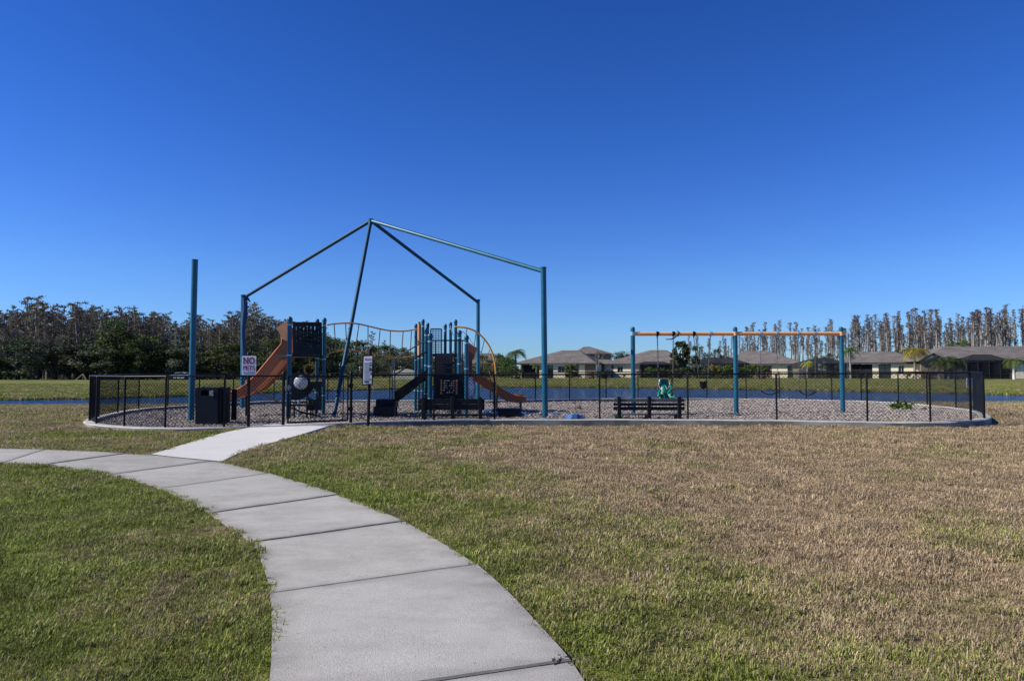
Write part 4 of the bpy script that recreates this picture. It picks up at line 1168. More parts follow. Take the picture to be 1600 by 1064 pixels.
# ------------------------------------------------------------------ benches
slat_d = mat('dark_bench_slat', (0.008, 0.009, 0.013), 0.55, var=0.25, scale=2, spec=0.25)
slat_l = mat('grey_bench_slat', (0.13, 0.135, 0.15), 0.5, var=0.15, scale=2)
def bench(x0, x1, posts, slats, Y, label, seat_y, mats):
    a, b = P(x0, 640, Y).x, P(x1, 640, Y).x
    t = thing('park_bench', label, 'bench', ((a + b) / 2, Y, 0.12))
    for (ya, yb), mt in zip(slats, mats):
        m = MB(); m.box(a, b, Y + 0.04, Y + 0.08, P(x0, yb, Y).z, P(x0, ya, Y).z); m.build('back_slat', mt, t, bevel=0.006)
    for px in posts:
        c = P(px, 640, Y).x; zt = P(px, slats[0][0] - 3, Y).z
        m = MB(); m.box(c - 0.05, c + 0.05, Y - 0.05, Y + 0.04, 0.0, zt); m.build('leg', slat_d, t, bevel=0.008)
        m = MB(); zs = P(px, seat_y, Y + 0.3).z; m.box(c - 0.04, c + 0.04, Y + 0.04, Y + 0.5, zs - 0.09, zs - 0.035); m.box(c - 0.04, c + 0.04, Y + 0.42, Y + 0.5, 0.0, zs - 0.09); m.build('seat_bracket', slat_d, t)
    for k in range(3):
        y0 = Y + 0.12 + k * 0.14; zs = P(x0, seat_y, Y + 0.3).z; m = MB(); m.box(a, b, y0, y0 + 0.12, zs - 0.035, zs); m.build('seat_slat', slat_l if k < 9 and len(set(mats)) > 1 else slat_d, t, bevel=0.006)
    return t
bench(959, 1070.5, (967.5, 1014.5, 1061.5), ((622.8, 628.2), (629.6, 634), (635.6, 641)), 19.3, 'black bench with three gapped back slats standing behind the fence beside the green swing', 646, (slat_l, slat_d, slat_d))
bench(653, 757, (661.5, 707, 750.5), ((623.2, 631.4), (631.6, 640.5)), 19.3, 'dark solid-backed bench standing in front of the main play tower', 647, (slat_d, slat_d))

# ------------------------------------------------------------------ litter bin
bf, bl = P(305, 667, 18.4), P(340, 667, 18.4)
t = thing('litter_bin', 'dark square litter bin with corner posts and a black opening, beside the lone teal post', 'litter bin', (bf.x, 18.4, 0.1))
zt = P(320, 607.5, 18.4).z
holes = [quadpts(314, 609.5, 326, 618, 18.4, 18.4)]
m = MB(); m.plate([P(305, 607.5, 18.4), P(340, 607.5, 18.4), Vector((bl.x, 18.4, 0.1)), Vector((bf.x, 18.4, 0.1))], holes, (0, 1, 0), 0.04)
m.box(bf.x, bf.x + 0.04, 18.44, 19.1, 0.1, zt); m.box(bl.x - 0.04, bl.x, 18.44, 19.1, 0.1, zt); m.box(bf.x, bl.x, 19.1, 19.14, 0.1, zt)
body = m.build('bin_body', mat('blue_black_bin', (0.008, 0.014, 0.024), 0.5, var=0.3, scale=2, fleck=0.1, spec=0.2), t)
m = MB(); m.box(bf.x - 0.02, bl.x + 0.02, 18.42, 19.16, zt, zt + 0.03); m.dome(P(317, 607, 18.7), 0.07, 0.06, 12, 4); m.build('lid', blackp, t)
m = MB()
m.plate([P(327, 610, 18.385), P(333, 610, 18.385), P(333, 618.5, 18.385), P(327, 618.5, 18.385)], [], (0, 1, 0), 0.006); m.build('paper_notice', mat('faded_paper', (0.30, 0.31, 0.33), 0.8, var=0.4, scale=60), t)
for px, yy, ty in ((344.5, 18.5, 604.5), (354.5, 18.5, 605.5), (345.5, 19.2, 606), (356.0, 19.2, 607)):
    c = P(px, 640, yy); m = MB(); m.box(c.x - 0.055, c.x + 0.055, yy - 0.05, yy + 0.05, 0.05, P(px, ty, yy).z); m.build('corner_post', blackp, t, bevel=0.01)
m = MB(); c0, c1 = P(346, 640, 18.5).x, P(354, 640, 18.5).x; m.box(c0, c1, 18.52, 18.56, 0.15, zt - 0.03); m.box(c0, c1, 19.15, 19.19, 0.15, zt - 0.03); m.build('side_panel', navy, t)

# ------------------------------------------------------------------ signs
def text_mesh(body, size, mat_, depth=0.002, offset=0.0, align='CENTER'):
    cu = bpy.data.curves.new(body, 'FONT'); cu.body = body; cu.size = size; cu.extrude = depth; cu.offset = offset; cu.align_x = align; cu.resolution_u = 3
    ob = bpy.data.objects.new('tmp', cu); S.collection.objects.link(ob)
    dg = bpy.context.evaluated_depsgraph_get(); dg.update()
    me = bpy.data.meshes.new_from_object(ob.evaluated_get(dg)); bpy.data.objects.remove(ob); bpy.data.curves.remove(cu)
    me.materials.clear(); me.materials.append(mat_)
    return me
signw = mat('sign_white', (0.62, 0.60, 0.68), 0.55, var=0.05, scale=3)
signw2 = mat('notice_white', (0.88, 0.88, 0.88), 0.5, var=0.03)
YN = 16.62
p0, p1 = P(378, 556, YN), P(400, 586, YN)
t = thing('no_pets_sign', 'white NO PETS ALLOWED sign on a black post left of the gate', 'sign', (P(388.5, 665, YN).x, YN + 0.06, tz(-6.4, YN)))
c = P(388.7, 640, YN + 0.06); m = MB(); m.tube([(c.x, c.y, 0.0), (P(388.7, 553, YN + .06).x, c.y, P(388, 553, YN + 0.06).z)], 0.038, 12); m.dome((P(388.7, 553, YN + .06).x, c.y, P(388, 553, YN + 0.06).z), 0.045, 0.04, 12, 3); m.build('post', blk, t)
m = MB(); rad_ = 0.03; ol = []
for cx_, cz_, a0 in ((p1.x - rad_, p0.z - rad_, 0), (p0.x + rad_, p0.z - rad_, 90), (p0.x + rad_, p1.z + rad_, 180), (p1.x - rad_, p1.z + rad_, 270)):
    for k in range(5): ol.append(Vector((cx_ + rad_ * math.cos(R(a0 + k * 22.5)), YN - 0.004, cz_ + rad_ * math.sin(R(a0 + k * 22.5)))))
m.plate(ol, [], (0, 1, 0), 0.006); face = m.build('sign_face', signw, t)
red = mat('sign_plum', (0.16, 0.02, 0.10), 0.6, var=0.1); bluegrey = mat('sign_blue_grey', (0.16, 0.17, 0.30), 0.6, var=0.1)
wS = p1.x - p0.x; cxs = (p0.x + p1.x) / 2; loc = t.location
def put_text(body, zpx, size, mt, offset, wfit, xoff=0.0, Y=None, px=389, parent=None, root=None, extra=None):
    me = text_mesh(body, size, mt, 0.0015, offset)
    o = bpy.data.objects.new('lettering', me); S.collection.objects.link(o); o.parent = parent
    xs = [v.co.x for v in me.vertices]; wid = max(xs) - min(xs); k = wfit / wid
    cx0 = (max(xs) + min(xs)) / 2
    for v in me.vertices: v.co.x = (v.co.x - cx0) * k
    # lay upright
    for v in me.vertices:
        x, y, z = v.co; v.co = (x + xoff, -z, y)
    o.location = Vector((P(px, zpx, Y).x, Y, P(px, zpx, Y).z)) - root.location
    return o
yT = YN - 0.0075
put_text('NO', 568.2, 0.215, red, 0.008, wS * 0.80, 0, yT, 389, face, t)
put_text('PETS', 578.2, 0.150, red, 0.004, wS * 0.82, 0, yT, 389, face, t)
put_text('ALLOWED', 584.2, 0.085, bluegrey, 0.002, wS * 0.84, 0, yT, 389, face, t)
# slab serifs on the big letters, as on the real sign
m = MB()
def serif(x, y, w, mt=0): 
    q = P(x, y, yT); m.box(q.x - w / 2, q.x + w / 2, yT - 0.002, yT + 0.003, q.z - 0.008, q.z + 0.008)
for x in (381.3, 387.2): serif(x, 567.9, 0.055)
serif(381.3, 559.6, 0.055); serif(387.2, 559.6, 0.055)
m.build('lettering', red, face)
# park notice, tilted a little
YR = 17.3
t = thing('park_notice_sign', 'tall narrow white notice with red heading on a leaning black post', 'sign', (P(575, 662, YR).x, YR + 0.06, 0.1))
b0 = P(575, 663, YR + 0.06); tp = P(578.7, 547, YR + 0.06)
m = MB(); m.tube([Vector((b0.x, b0.y, 0.0)), tp], 0.040, 12); m.dome(tp, 0.05, 0.05, 12, 4); m.build('post', blk, t)
m = MB(); m.plate([P(566.8, 555.5, YR), P(583.4, 554.5, YR), P(582.2, 601.5, YR), P(565.6, 602, YR)], [], (0, 1, 0), 0.012); backp = m.build('back_plate', blackp, t)
yR = YR - 0.003
m = MB(); m.plate([P(568.4, 557, yR), P(581.8, 556.2, yR), P(580.4, 599.6, yR), P(567.4, 600.2, yR)], [], (0, 1, 0), 0.002); pn = m.build('notice_face', signw2, t)
def line(mb, x0, x1, y, h, Y):
    mb.plate([P(x0, y, Y), P(x1, y - 0.05, Y), P(x1, y - 0.05 + h, Y), P(x0, y + h, Y)], [], (0, 1, 0), 0.001)
m = MB(); rl = random.Random(3); y = 566.8
while y < 595:
    line(m, 569.2, 580.6 - rl.uniform(0, 3.5), y, 0.75, yR - 0.0015); y += 1.75
m.build('text_line', mat('notice_grey', (0.10, 0.11, 0.12), 0.7, var=0.2), pn)
m = MB()
for (xa, xb, ya, yb) in ((577.5, 581, 566.2, 568), (577.2, 581, 569.5, 572), (577, 580.8, 574.5, 580), (578.6, 580.8, 582.5, 586), (576.5, 580.4, 592.2, 593.6), (569, 576.8, 595.5, 598.2)):
    line(m, xa, xb, ya, yb - ya, yR - 0.0045)
m.build('picture_block', mat('notice_teal', (0.03, 0.07, 0.10), 0.7, var=0.4, scale=20), pn)
o = put_text('PARK RULES', 562.9, 0.075, mat('notice_red', (0.65, 0.16, 0.22), 0.6), 0.001, 0.165, 0, yR - 0.002, 575, pn, t)

# ------------------------------------------------------------------ houses across the pond
cream = mat('cream_stucco', (0.80, 0.72, 0.53), 0.95, var=0.06, scale=1.5, bump=0.2, bscale=30)
tanw = mat('brown_and_shaded_stucco', (0.22, 0.17, 0.125), 0.95, var=0.08, scale=1.5)  # brown walls, plus wall stretches with their shade painted in
def roof_mat():
    m = bpy.data.materials.new('shingle_roof'); m.use_nodes = True
    nt = m.node_tree; L = nt.links; b = nt.nodes['Principled BSDF']
    tc = NN(nt, 'ShaderNodeTexCoord')
    br = NN(nt, 'ShaderNodeTexBrick'); br.inputs['Scale'].default_value = 2.6
    br.inputs['Color1'].default_value = (0.15, 0.132, 0.118, 1); br.inputs['Color2'].default_value = (0.21, 0.188, 0.17, 1); br.inputs['Mortar'].default_value = (0.09, 0.08, 0.07, 1); br.inputs['Mortar Size'].default_value = 0.03
    sp = NN(nt, 'ShaderNodeSeparateXYZ'); L.new(tc.outputs['Object'], sp.inputs[0])
    ad = NN(nt, 'ShaderNodeMath', operation='ADD'); L.new(sp.outputs[0], ad.inputs[0]); L.new(sp.outputs[1], ad.inputs[1])
    cb = NN(nt, 'ShaderNodeCombineXYZ'); L.new(ad.outputs[0], cb.inputs[0]); L.new(sp.outputs[2], cb.inputs[1]); L.new(cb.outputs[0], br.inputs['Vector'])
    n = NN(nt, 'ShaderNodeTexNoise'); n.inputs['Scale'].default_value = 0.6; n.inputs['Detail'].default_value = 6; L.new(tc.outputs['Object'], n.inputs['Vector'])
    r = NN(nt, 'ShaderNodeMapRange'); r.inputs[1].default_value = 0.3; r.inputs[2].default_value = 0.7; r.inputs[3].default_value = 0.75; r.inputs[4].default_value = 1.2; L.new(n.outputs[0], r.inputs[0])
    v = NN(nt, 'ShaderNodeVectorMath', operation='SCALE'); L.new(br.outputs[0], v.inputs[0]); L.new(r.outputs[0], v.inputs['Scale']); L.new(v.outputs[0], b.inputs['Base Color'])
    b.inputs['Roughness'].default_value = 0.95; b.inputs['Specular IOR Level'].default_value = 0.2
    return m
roofm = roof_mat()
fascia = mat('dark_fascia', (0.05, 0.04, 0.035), 0.6)
glass = mat('window_glass', (0.02, 0.03, 0.035), 0.06, var=0.3, spec=0.9)
frame_w = mat('white_window_frame', (0.6, 0.6, 0.58), 0.5)
bronze = mat('bronze_frame', (0.03, 0.026, 0.022), 0.5)
screen = mat('insect_screen', (0.012, 0.013, 0.017), 0.8, alpha=0.72)
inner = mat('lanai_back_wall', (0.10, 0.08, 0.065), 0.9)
def hip(m, x0, x1, y0, y1, ze, zr, r0, r1, th=0.22):
    """hipped roof, eave rectangle and ridge r0..r1"""
    ym = (y0 + y1) / 2
    A, B, C, D = (x0, y0, ze), (x1, y0, ze), (x1, y1, ze), (x0, y1, ze); E, F_ = (r0, ym, zr), (r1, ym, zr)
    m.quad(A, B, F_, E); m.tri(B, C, F_); m.quad(C, D, E, F_); m.tri(D, A, E)
    m.quad(D, C, B, A)
def house(name, label, Y, eave, eave_y, ridge, ridge_y, walls, depth=13, lanai_depth=2.4, base_y=591, over=0.5, extra_roofs=(), cat='house', wallmat=None):
    """walls: list of (px0, px1, kind) left to right: 'c' cream wall, 't' tan wall, 'w' window in a wall, 'l' open lanai with screen"""
    zg = P(900, base_y, Y).z - 0.4; zb = zg
    ze = P(900, eave_y, Y).z; zr = P(900, ridge_y, Y).z
    X = lambda px, YY=Y: P(px, 570, YY).x
    t = thing(name, label, cat, (X((eave[0] + eave[1]) / 2), Y, zg + 0.3))
    m = MB(); hip(m, X(eave[0]), X(eave[1]), Y - over, Y + depth, ze, zr, X(ridge[0]), X(ridge[1]))
    for (e2, ey2, r2, ry2, yo, dp) in extra_roofs:
        hip(m, X(e2[0]), X(e2[1]), Y - over + yo, Y + yo + dp, P(900, ey2, Y).z, P(900, ry2, Y).z, X(r2[0]), X(r2[1]))
    rf = m.build('roof', roofm, t, flat=True)
    m = MB()
    x0, x1 = X(eave[0]), X(eave[1])
    m.box(x0 - 0.02, x1 + 0.02, Y - over - 0.05, Y - over - 0.003, ze - 0.24, ze + 0.02)
    m.box(x0 - 0.05, x0 - 0.003, Y - over - 0.05, Y + depth, ze - 0.24, ze + 0.02); m.box(x1 + 0.003, x1 + 0.05, Y - over - 0.05, Y + depth, ze - 0.24, ze + 0.02)
    m.build('fascia', fascia, rf)
    zt = ze - 0.26
    wc, wt2 = MB(), MB()
    # back box
    bx0, bx1 = X(walls[0][0]), X(walls[-1][1])
    bb = MB(); bb.box(bx0 + 0.05, bx1 - 0.05, Y + lanai_depth, Y + lanai_depth + 0.2, zb, zt); bb.build('back_wall', inner, t)
    sw_ = MB(); sw_.box(bx0, bx0 + 0.2, Y + 0.002, Y + depth - 0.6, zb, zt); sw_.box(bx1 - 0.2, bx1, Y + 0.002, Y + depth - 0.6, zb, zt); sw_.build('wall', cream, t)
    for (a, b, k) in walls:
        xa, xb = X(a), X(b)
        if k in 'ct':
            m = MB(); m.box(xa, xb, Y, Y + 0.25, zb, zt); m.build('wall', cream if k == 'c' else tanw, t)
        elif k == 'w':
            zs = zb + 0.4 + 0.9; m = MB(); m.box(xa, xb, Y, Y + 0.25, zb, zs); m.box(xa, xb, Y, Y + 0.25, zt - 0.25, zt); m.build('wall', cream, t)
            f = MB()
            for (u0, u1, v0, v1) in ((xa, xb, zs, zs + 0.07), (xa, xb, zt - 0.32, zt - 0.25), (xa, xa + 0.07, zs, zt - 0.25), (xb - 0.07, xb, zs, zt - 0.25), ((xa + xb) / 2 - 0.03, (xa + xb) / 2 + 0.03, zs, zt - 0.25)):
                f.box(u0 + 0.003, u1 - 0.003, Y + 0.06, Y + 0.12, v0, v1)
            wn = f.build('window', frame_w, t)
            g = MB(); g.box(xa + 0.01, xb - 0.01, Y + 0.13, Y + 0.15, zs + 0.01, zt - 0.26); g.build('pane', glass, wn)
        elif k == 'd':   # sliding glass doors, dark
            f = MB(); n = max(2, int(round((xb - xa) / 1.1)))
            for i in range(n + 1):
                u = xa + (xb - xa) * i / n; f.box(u - 0.04, u + 0.04, Y + 0.05, Y + 0.12, zb, zt - 0.2)
            f.box(xa, xb, Y + 0.051, Y + 0.119, zt - 0.2, zt - 0.002); dn = f.build('glass_door', bronze, t)
            g = MB(); g.box(xa + 0.02, xb - 0.02, Y + 0.13, Y + 0.15, zb, zt - 0.05); g.build('pane', glass, dn)
        elif k == 'l':
            f = MB(); n = max(2, int(round((xb - xa) / 2.0)))
            for i in range(n + 1):
                u = xa + (xb - xa) * i / n; f.box(u - 0.045, u + 0.045, Y + 0.05, Y + 0.13, zb, zt)
            f.box(xa, xb, Y + 0.052, Y + 0.128, zb + 0.4 + 0.75, zb + 0.4 + 0.83); ln = f.build('screen_frame', bronze, t)
            g = MB(); g.box(xa + 0.02, xb - 0.02, Y + 0.14, Y + 0.143, zb, zt - 0.01); g.build('screen', screen, ln)
    return t, rf
h1, r1 = house('stucco_house', 'long low house with brown hip roof, left of the first tall swing post', 125, (800, 933), 567.5, (868, 896), 546,
      [(812, 842, 'l'), (842, 847, 'c'), (847, 864.5, 'd'), (864.5, 871.5, 'c'), (871.5, 883, 'w'), (883, 905, 't'), (905, 914, 'c'), (914, 931, 't')], base_y=590)
h1.rotation_euler.z = R(-15)
# upper storey behind
Yu = 136
X = lambda px, Y: P(px, 570, Y).x
t = thing('two_storey_house', 'two-storey house with a pale upper wall rising behind the long low house', 'house', (X(928, Yu), Yu, 0.2))
m = MB(); m.box(X(901, Yu), X(940, Yu), Yu, Yu + 9, 0, P(900, 552.5, Yu).z); m.build('wall', mat('beige_stucco', (0.42, 0.35, 0.29), 0.95), t)
m = MB(); m.box(X(940, Yu) + 0.002, X(953.5, Yu), Yu - 1.2, Yu + 9, 0, P(900, 552.5, Yu).z); m.build('wall', tanw, t)  # shaded stretch of the upper wall, shade painted as darker stucco
m = MB(); hip(m, X(896, Yu), X(957, Yu), Yu - 1.8, Yu + 11, P(900, 553, Yu).z, P(900, 540.5, Yu).z, X(916, Yu), X(926, Yu)); hip(m, X(890, Yu), X(962, Yu), Yu - 5, Yu - 1.9, P(900, 568, Yu).z, P(900, 562, Yu).z, X(905, Yu), X(948, Yu)); m.build('roof', roofm, t, flat=True)
m = MB(); m.box(X(945, Yu), X(950, Yu), Yu - 1.23, Yu - 1.19, P(900, 564, Yu).z, P(900, 556, Yu).z); m.build('window', glass, t)
HR = house('stucco_house', 'house with pale patches of wall between the first swing post and the tall shaggy tree', 128, (938, 1066), 568, (1006, 1032), 545.8,
      [(940, 944, 't'), (944, 954, 'c'), (954, 958, 't'), (958, 964, 'c'), (964, 973, 'w'), (973, 988, 'c'), (988, 998, 'c'), (998, 1002, 't'), (1002, 1050, 'l'), (1050, 1062, 't')], base_y=590)
HR[0].rotation_euler.z = R(-22)
HR = house('stucco_house', 'house with wide brown roof and two cream wall patches right of the middle swing post', 128, (1128, 1253), 568.3, (1159, 1192), 546.8,
      [(1132, 1160, 't'), (1160, 1205, 't'), (1205, 1227.5, 'c'), (1227.5, 1235, 'd'), (1235, 1250, 'c')], base_y=591)
HR[0].rotation_euler.z = R(-26)
HR = house('stucco_house', 'cream house with dark windows under a long grey roof behind the right swing post', 118, (1316, 1436), 566.3, (1343, 1398), 547.8,
      [(1320, 1325, 't'), (1325, 1331, 'c'), (1331, 1364.5, 'l'), (1364.5, 1373, 'c'), (1373, 1390, 'd'), (1390, 1400, 'c'), (1400, 1408, 'w'), (1408, 1420, 'c'), (1420, 1424, 't'), (1424, 1444, 'c')], base_y=592,
      extra_roofs=())
HR[0].rotation_euler.z = R(-26)
hh, rr_ = house('stucco_house', 'largest grey-roofed house at the right edge with a screened pool cage', 111, (1455, 1760), 563.2, (1515, 1680), 538.5,
      [(1458, 1497, 't'), (1497, 1505, 'w'), (1505, 1511, 'c'), (1511, 1580, 'l'), (1580, 1590, 'w'), (1590, 1600, 'c'), (1600, 1625, 'w'), (1625, 1750, 'c')], base_y=592, depth=15)
# small front gable
Yg_ = 109
m = MB(); a, b, c = P(1450, 563.5, Yg_), P(1492, 563.5, Yg_), P(1471, 551.5, Yg_); of = Vector((0, 8, 0))
m.quad(a + Vector((-.3, -.4, -.1)), c + Vector((0, -.4, .06)), c + of + Vector((0, 0, .06)), a + of + Vector((-.3, 0, -.1))); m.quad(c + Vector((0, -.4, .06)), b + Vector((.3, -.4, -.1)), b + of + Vector((.3, 0, -.1)), c + of + Vector((0, 0, .06)))
gt = m.build('roof', roofm, hh, flat=True)
m = MB(); m.tri(a, b, c); m.box(a.x + 0.4, b.x - 0.4, Yg_, Yg_ + 0.3, 0, a.z - 0.002); m.build('wall', tanw, hh)
m = MB(); a2, b2, c2 = P(1460, 562, Yg_ - .02), P(1482, 562, Yg_ - .02), P(1471, 555, Yg_ - .02); m.tri(a2, b2, c2); m.build('gable_panel', cream, hh)
hh.rotation_euler.z = R(-8)
def cage(label, px0, px1, tx0, tx1, y_top, y_eave, Y, depth, base_y=590.5, cols=4):
    zg = P(900, base_y, Y).z - 0.3; ze = P(900, y_eave, Y).z; zt = P(900, y_top, Y).z
    x0, x1, a0, a1 = X(px0, Y), X(px1, Y), X(tx0, Y), X(tx1, Y); ym = Y + depth * 0.45
    t = thing('pool_cage', label, 'pool enclosure', ((x0 + x1) / 2, Y, zg))
    f = MB(); pts = []
    for i in range(cols + 1):
        u = x0 + (x1 - x0) * i / cols; f.beam((u, Y, zg), (u, Y, ze), 0.08, 0.08); u2 = a0 + (a1 - a0) * i / cols; f.beam((u, Y, ze), (u2, ym, zt), 0.07, 0.07)
    f.beam((x0, Y, ze), (x1, Y, ze), 0.09, 0.09); f.beam((a0, ym, zt), (a1, ym, zt), 0.08, 0.08); f.beam((x0, Y, zg + 0.9), (x1, Y, zg + 0.9), 0.06, 0.06)
    for u, u2 in ((x0, a0), (x1, a1)):
        f.beam((u, Y + depth, zg), (u, Y + depth, ze), 0.08, 0.08); f.beam((u, Y, ze), (u, Y + depth, ze), 0.08, 0.08); f.beam((u, Y + depth, ze), (u2, ym, zt), 0.07, 0.07)
    f.build('cage_frame', bronze, t)
    g = MB(); g.quad((x0, Y + .02, zg), (x1, Y + .02, zg), (x1, Y + .02, ze), (x0, Y + .02, ze)); g.quad((x0, Y, ze + .01), (x1, Y, ze + .01), (a1, ym, zt), (a0, ym, zt))
    g.tri((x0, Y, ze), (a0, ym, zt), (x0, Y + depth, ze)); g.tri((x1, Y, ze), (x1, Y + depth, ze), (a1, ym, zt)); g.quad((x0, Y, zg), (x0, Y, ze), (x0, Y + depth, ze), (x0, Y + depth, zg)); g.quad((x1, Y, zg), (x1, Y + depth, zg), (x1, Y + depth, ze), (x1, Y, ze))
    g.quad((a0, ym, zt), (a1, ym, zt), (x1, Y + depth, ze), (x0, Y + depth, ze))
    g.build('screen', screen, t)
    return t
cage('dark screened pool cage with a flat-topped roof at the far right house', 1511, 1580, 1530, 1559, 553.8, 563, 107, 3.4)
cage('dark screened pool cage between the middle and right swing posts', 1262, 1322, 1286, 1312, 559.5, 568, 118, 7)
cage('wide low pool cage with sloping dark roof left of the middle swing post', 1093, 1172, 1108, 1150, 558.5, 568, 120, 7)
cage('small dark pool cage in front of the house by the green swing', 1000, 1052, 1012, 1043, 565, 569, 121, 6.5)
# pieces at the left end of the houses
t = thing('brown_roofed_house', 'mostly hidden house with a brown roof behind the arch climber', 'house', (X(760, 140), 140, 0.2))
m = MB(); hip(m, X(722, 140), X(800, 140), 139, 150, P(900, 568, 140).z, P(900, 551, 140).z, X(742, 140), X(770, 140)); m.build('roof', roofm, t, flat=True)
m = MB(); m.box(X(728, 140), X(796, 140), 140, 149, 0, P(900, 568.2, 140).z); m.build('wall', cream, t)
t = thing('garden_wall', 'low cream wall across the pond seen between the stairs and the notice sign', 'wall', (X(630, 112), 112, 0.2))
m = MB(); m.box(X(612, 112), X(655, 112), 112, 112.4, 0, P(900, 579.5, 112).z)
for i in range(8):
    a = X(617 + i * 4, 112); m.box(a, X(621 + i * 4, 112) - 0.002, 112.002, 112.39, P(900, 579.6, 112).z, P(900, 579.5 - 3.2 * math.sin(math.pi * (i + 0.5) / 8), 112).z)
m.build('wall_body', cream, t)

# ------------------------------------------------------------------ trees
def leafmat(name, a, b, tr=0.2):
    m = bpy.data.materials.new(name); m.use_nodes = True
    nt = m.node_tree; L = nt.links; bs = nt.nodes['Principled BSDF']
    at = NN(nt, 'ShaderNodeAttribute', attribute_name='rnd'); sp = NN(nt, 'ShaderNodeSeparateColor'); L.new(at.outputs['Color'], sp.inputs[0])
    oi = NN(nt, 'ShaderNodeObjectInfo')
    mx = NN(nt, 'ShaderNodeMix', data_type='RGBA'); mx.inputs[6].default_value = rgb(a); mx.inputs[7].default_value = rgb(b); L.new(sp.outputs[0], mx.inputs[0])
    hv = NN(nt, 'ShaderNodeHueSaturation'); L.new(mx.outputs[2], hv.inputs['Color'])
    r = NN(nt, 'ShaderNodeMapRange'); r.inputs[3].default_value = 0.47; r.inputs[4].default_value = 0.53; L.new(oi.outputs['Random'], r.inputs[0]); L.new(r.outputs[0], hv.inputs['Hue'])
    r2 = NN(nt, 'ShaderNodeMapRange'); r2.inputs[3].default_value = 0.7; r2.inputs[4].default_value = 1.35; L.new(oi.outputs['Random'], r2.inputs[0]); L.new(r2.outputs[0], hv.inputs['Value'])
    L.new(hv.outputs[0], bs.inputs['Base Color']); bs.inputs['Roughness'].default_value = 0.75; bs.inputs['Specular IOR Level'].default_value = 0.2
    t = NN(nt, 'ShaderNodeBsdfTranslucent'); L.new(hv.outputs[0], t.inputs[0]); ms = NN(nt, 'ShaderNodeMixShader'); ms.inputs[0].default_value = tr
    L.new(bs.outputs[0], ms.inputs[1]); L.new(t.outputs[0], ms.inputs[2]); L.new(ms.outputs[0], nt.nodes['Material Output'].inputs[0])
    return m
bark = mat('grey_bark', (0.25, 0.225, 0.20), 0.95, var=0.3, scale=2)
barkd = mat('dark_bark', (0.07, 0.06, 0.05), 0.95, var=0.3, scale=2)
L_cyp = leafmat('cypress_needles_rust', (0.085, 0.074, 0.050), (0.19, 0.158, 0.11))
L_bare = leafmat('cypress_twigs_grey', (0.085, 0.070, 0.064), (0.185, 0.155, 0.14))
L_dark = leafmat('broadleaf_dark', (0.032, 0.045, 0.019), (0.082, 0.10, 0.04))
L_mid = leafmat('broadleaf_olive', (0.042, 0.058, 0.016), (0.115, 0.135, 0.045))
L_pale = leafmat('wax_myrtle_grey', (0.06, 0.075, 0.045), (0.13, 0.145, 0.09))
L_shrub = leafmat('shrub_green', (0.03, 0.06, 0.012), (0.12, 0.17, 0.035))
L_gold = leafmat('shrub_golden', (0.14, 0.13, 0.02), (0.38, 0.33, 0.06))
L_fire = leafmat('shrub_orange', (0.16, 0.06, 0.02), (0.35, 0.16, 0.05))
class Leaves:
    def __init__(s, seed): s.r = random.Random(seed); s.v = []; s.f = []; s.c = []
    def leaf(s, p, sz, droop=0.0, asp=0.45):
        r = s.r; a = r.uniform(0, 6.283); el_ = r.uniform(-0.9, 0.9) - droop
        d = Vector((math.cos(a) * math.cos(el_), math.sin(a) * math.cos(el_), math.sin(el_))); u = d.cross(Vector((r.uniform(-1, 1), r.uniform(-1, 1), r.uniform(-1, 1)))).normalized()
        b = len(s.v); w = sz * asp
        s.v += [tuple(p - u * w * 0.5), tuple(p + d * sz * 0.55 - u * w), tuple(p + d * sz), tuple(p + d * sz * 0.45 + u * w)]
        s.f.append((b, b + 1, b + 2, b + 3)); c = (r.random(), r.random(), 0, 1); s.c += [c] * 4
    def clump(s, c, R_, n, sz, flat=1.0, droop=0.0):
        r = s.r
        for _ in range(n):
            while True:
                q = Vector((r.uniform(-1, 1), r.uniform(-1, 1), r.uniform(-1, 1)))
                if 0.15 < q.length < 1: break
            q = q * (0.55 + 0.45 * q.length)
            s.leaf(c + Vector((q.x * R_, q.y * R_, q.z * R_ * flat)), sz * r.uniform(0.6, 1.3), droop)
    def mesh(s, name, m):
        me = bpy.data.meshes.new(name); me.from_pydata(s.v, [], s.f); me.materials.append(m)
        a = me.attributes.new('rnd', 'FLOAT_COLOR', 'POINT'); a.data.foreach_set('color', np.array(s.c, float).reshape(-1)); me.update(); return me
def make_tree(name, trunk_mb, leaves, lm, tm, h):
    root = bpy.data.objects.new(name, None); S.collection.objects.link(root); root.empty_display_size = 0.3
    tr = trunk_mb.build('trunk', tm, root, origin=Vector((0, 0, 0)))
    cr = bpy.data.objects.new('crown', leaves.mesh('crown', lm)); S.collection.objects.link(cr); cr.parent = root
    root['h'] = h
    return root
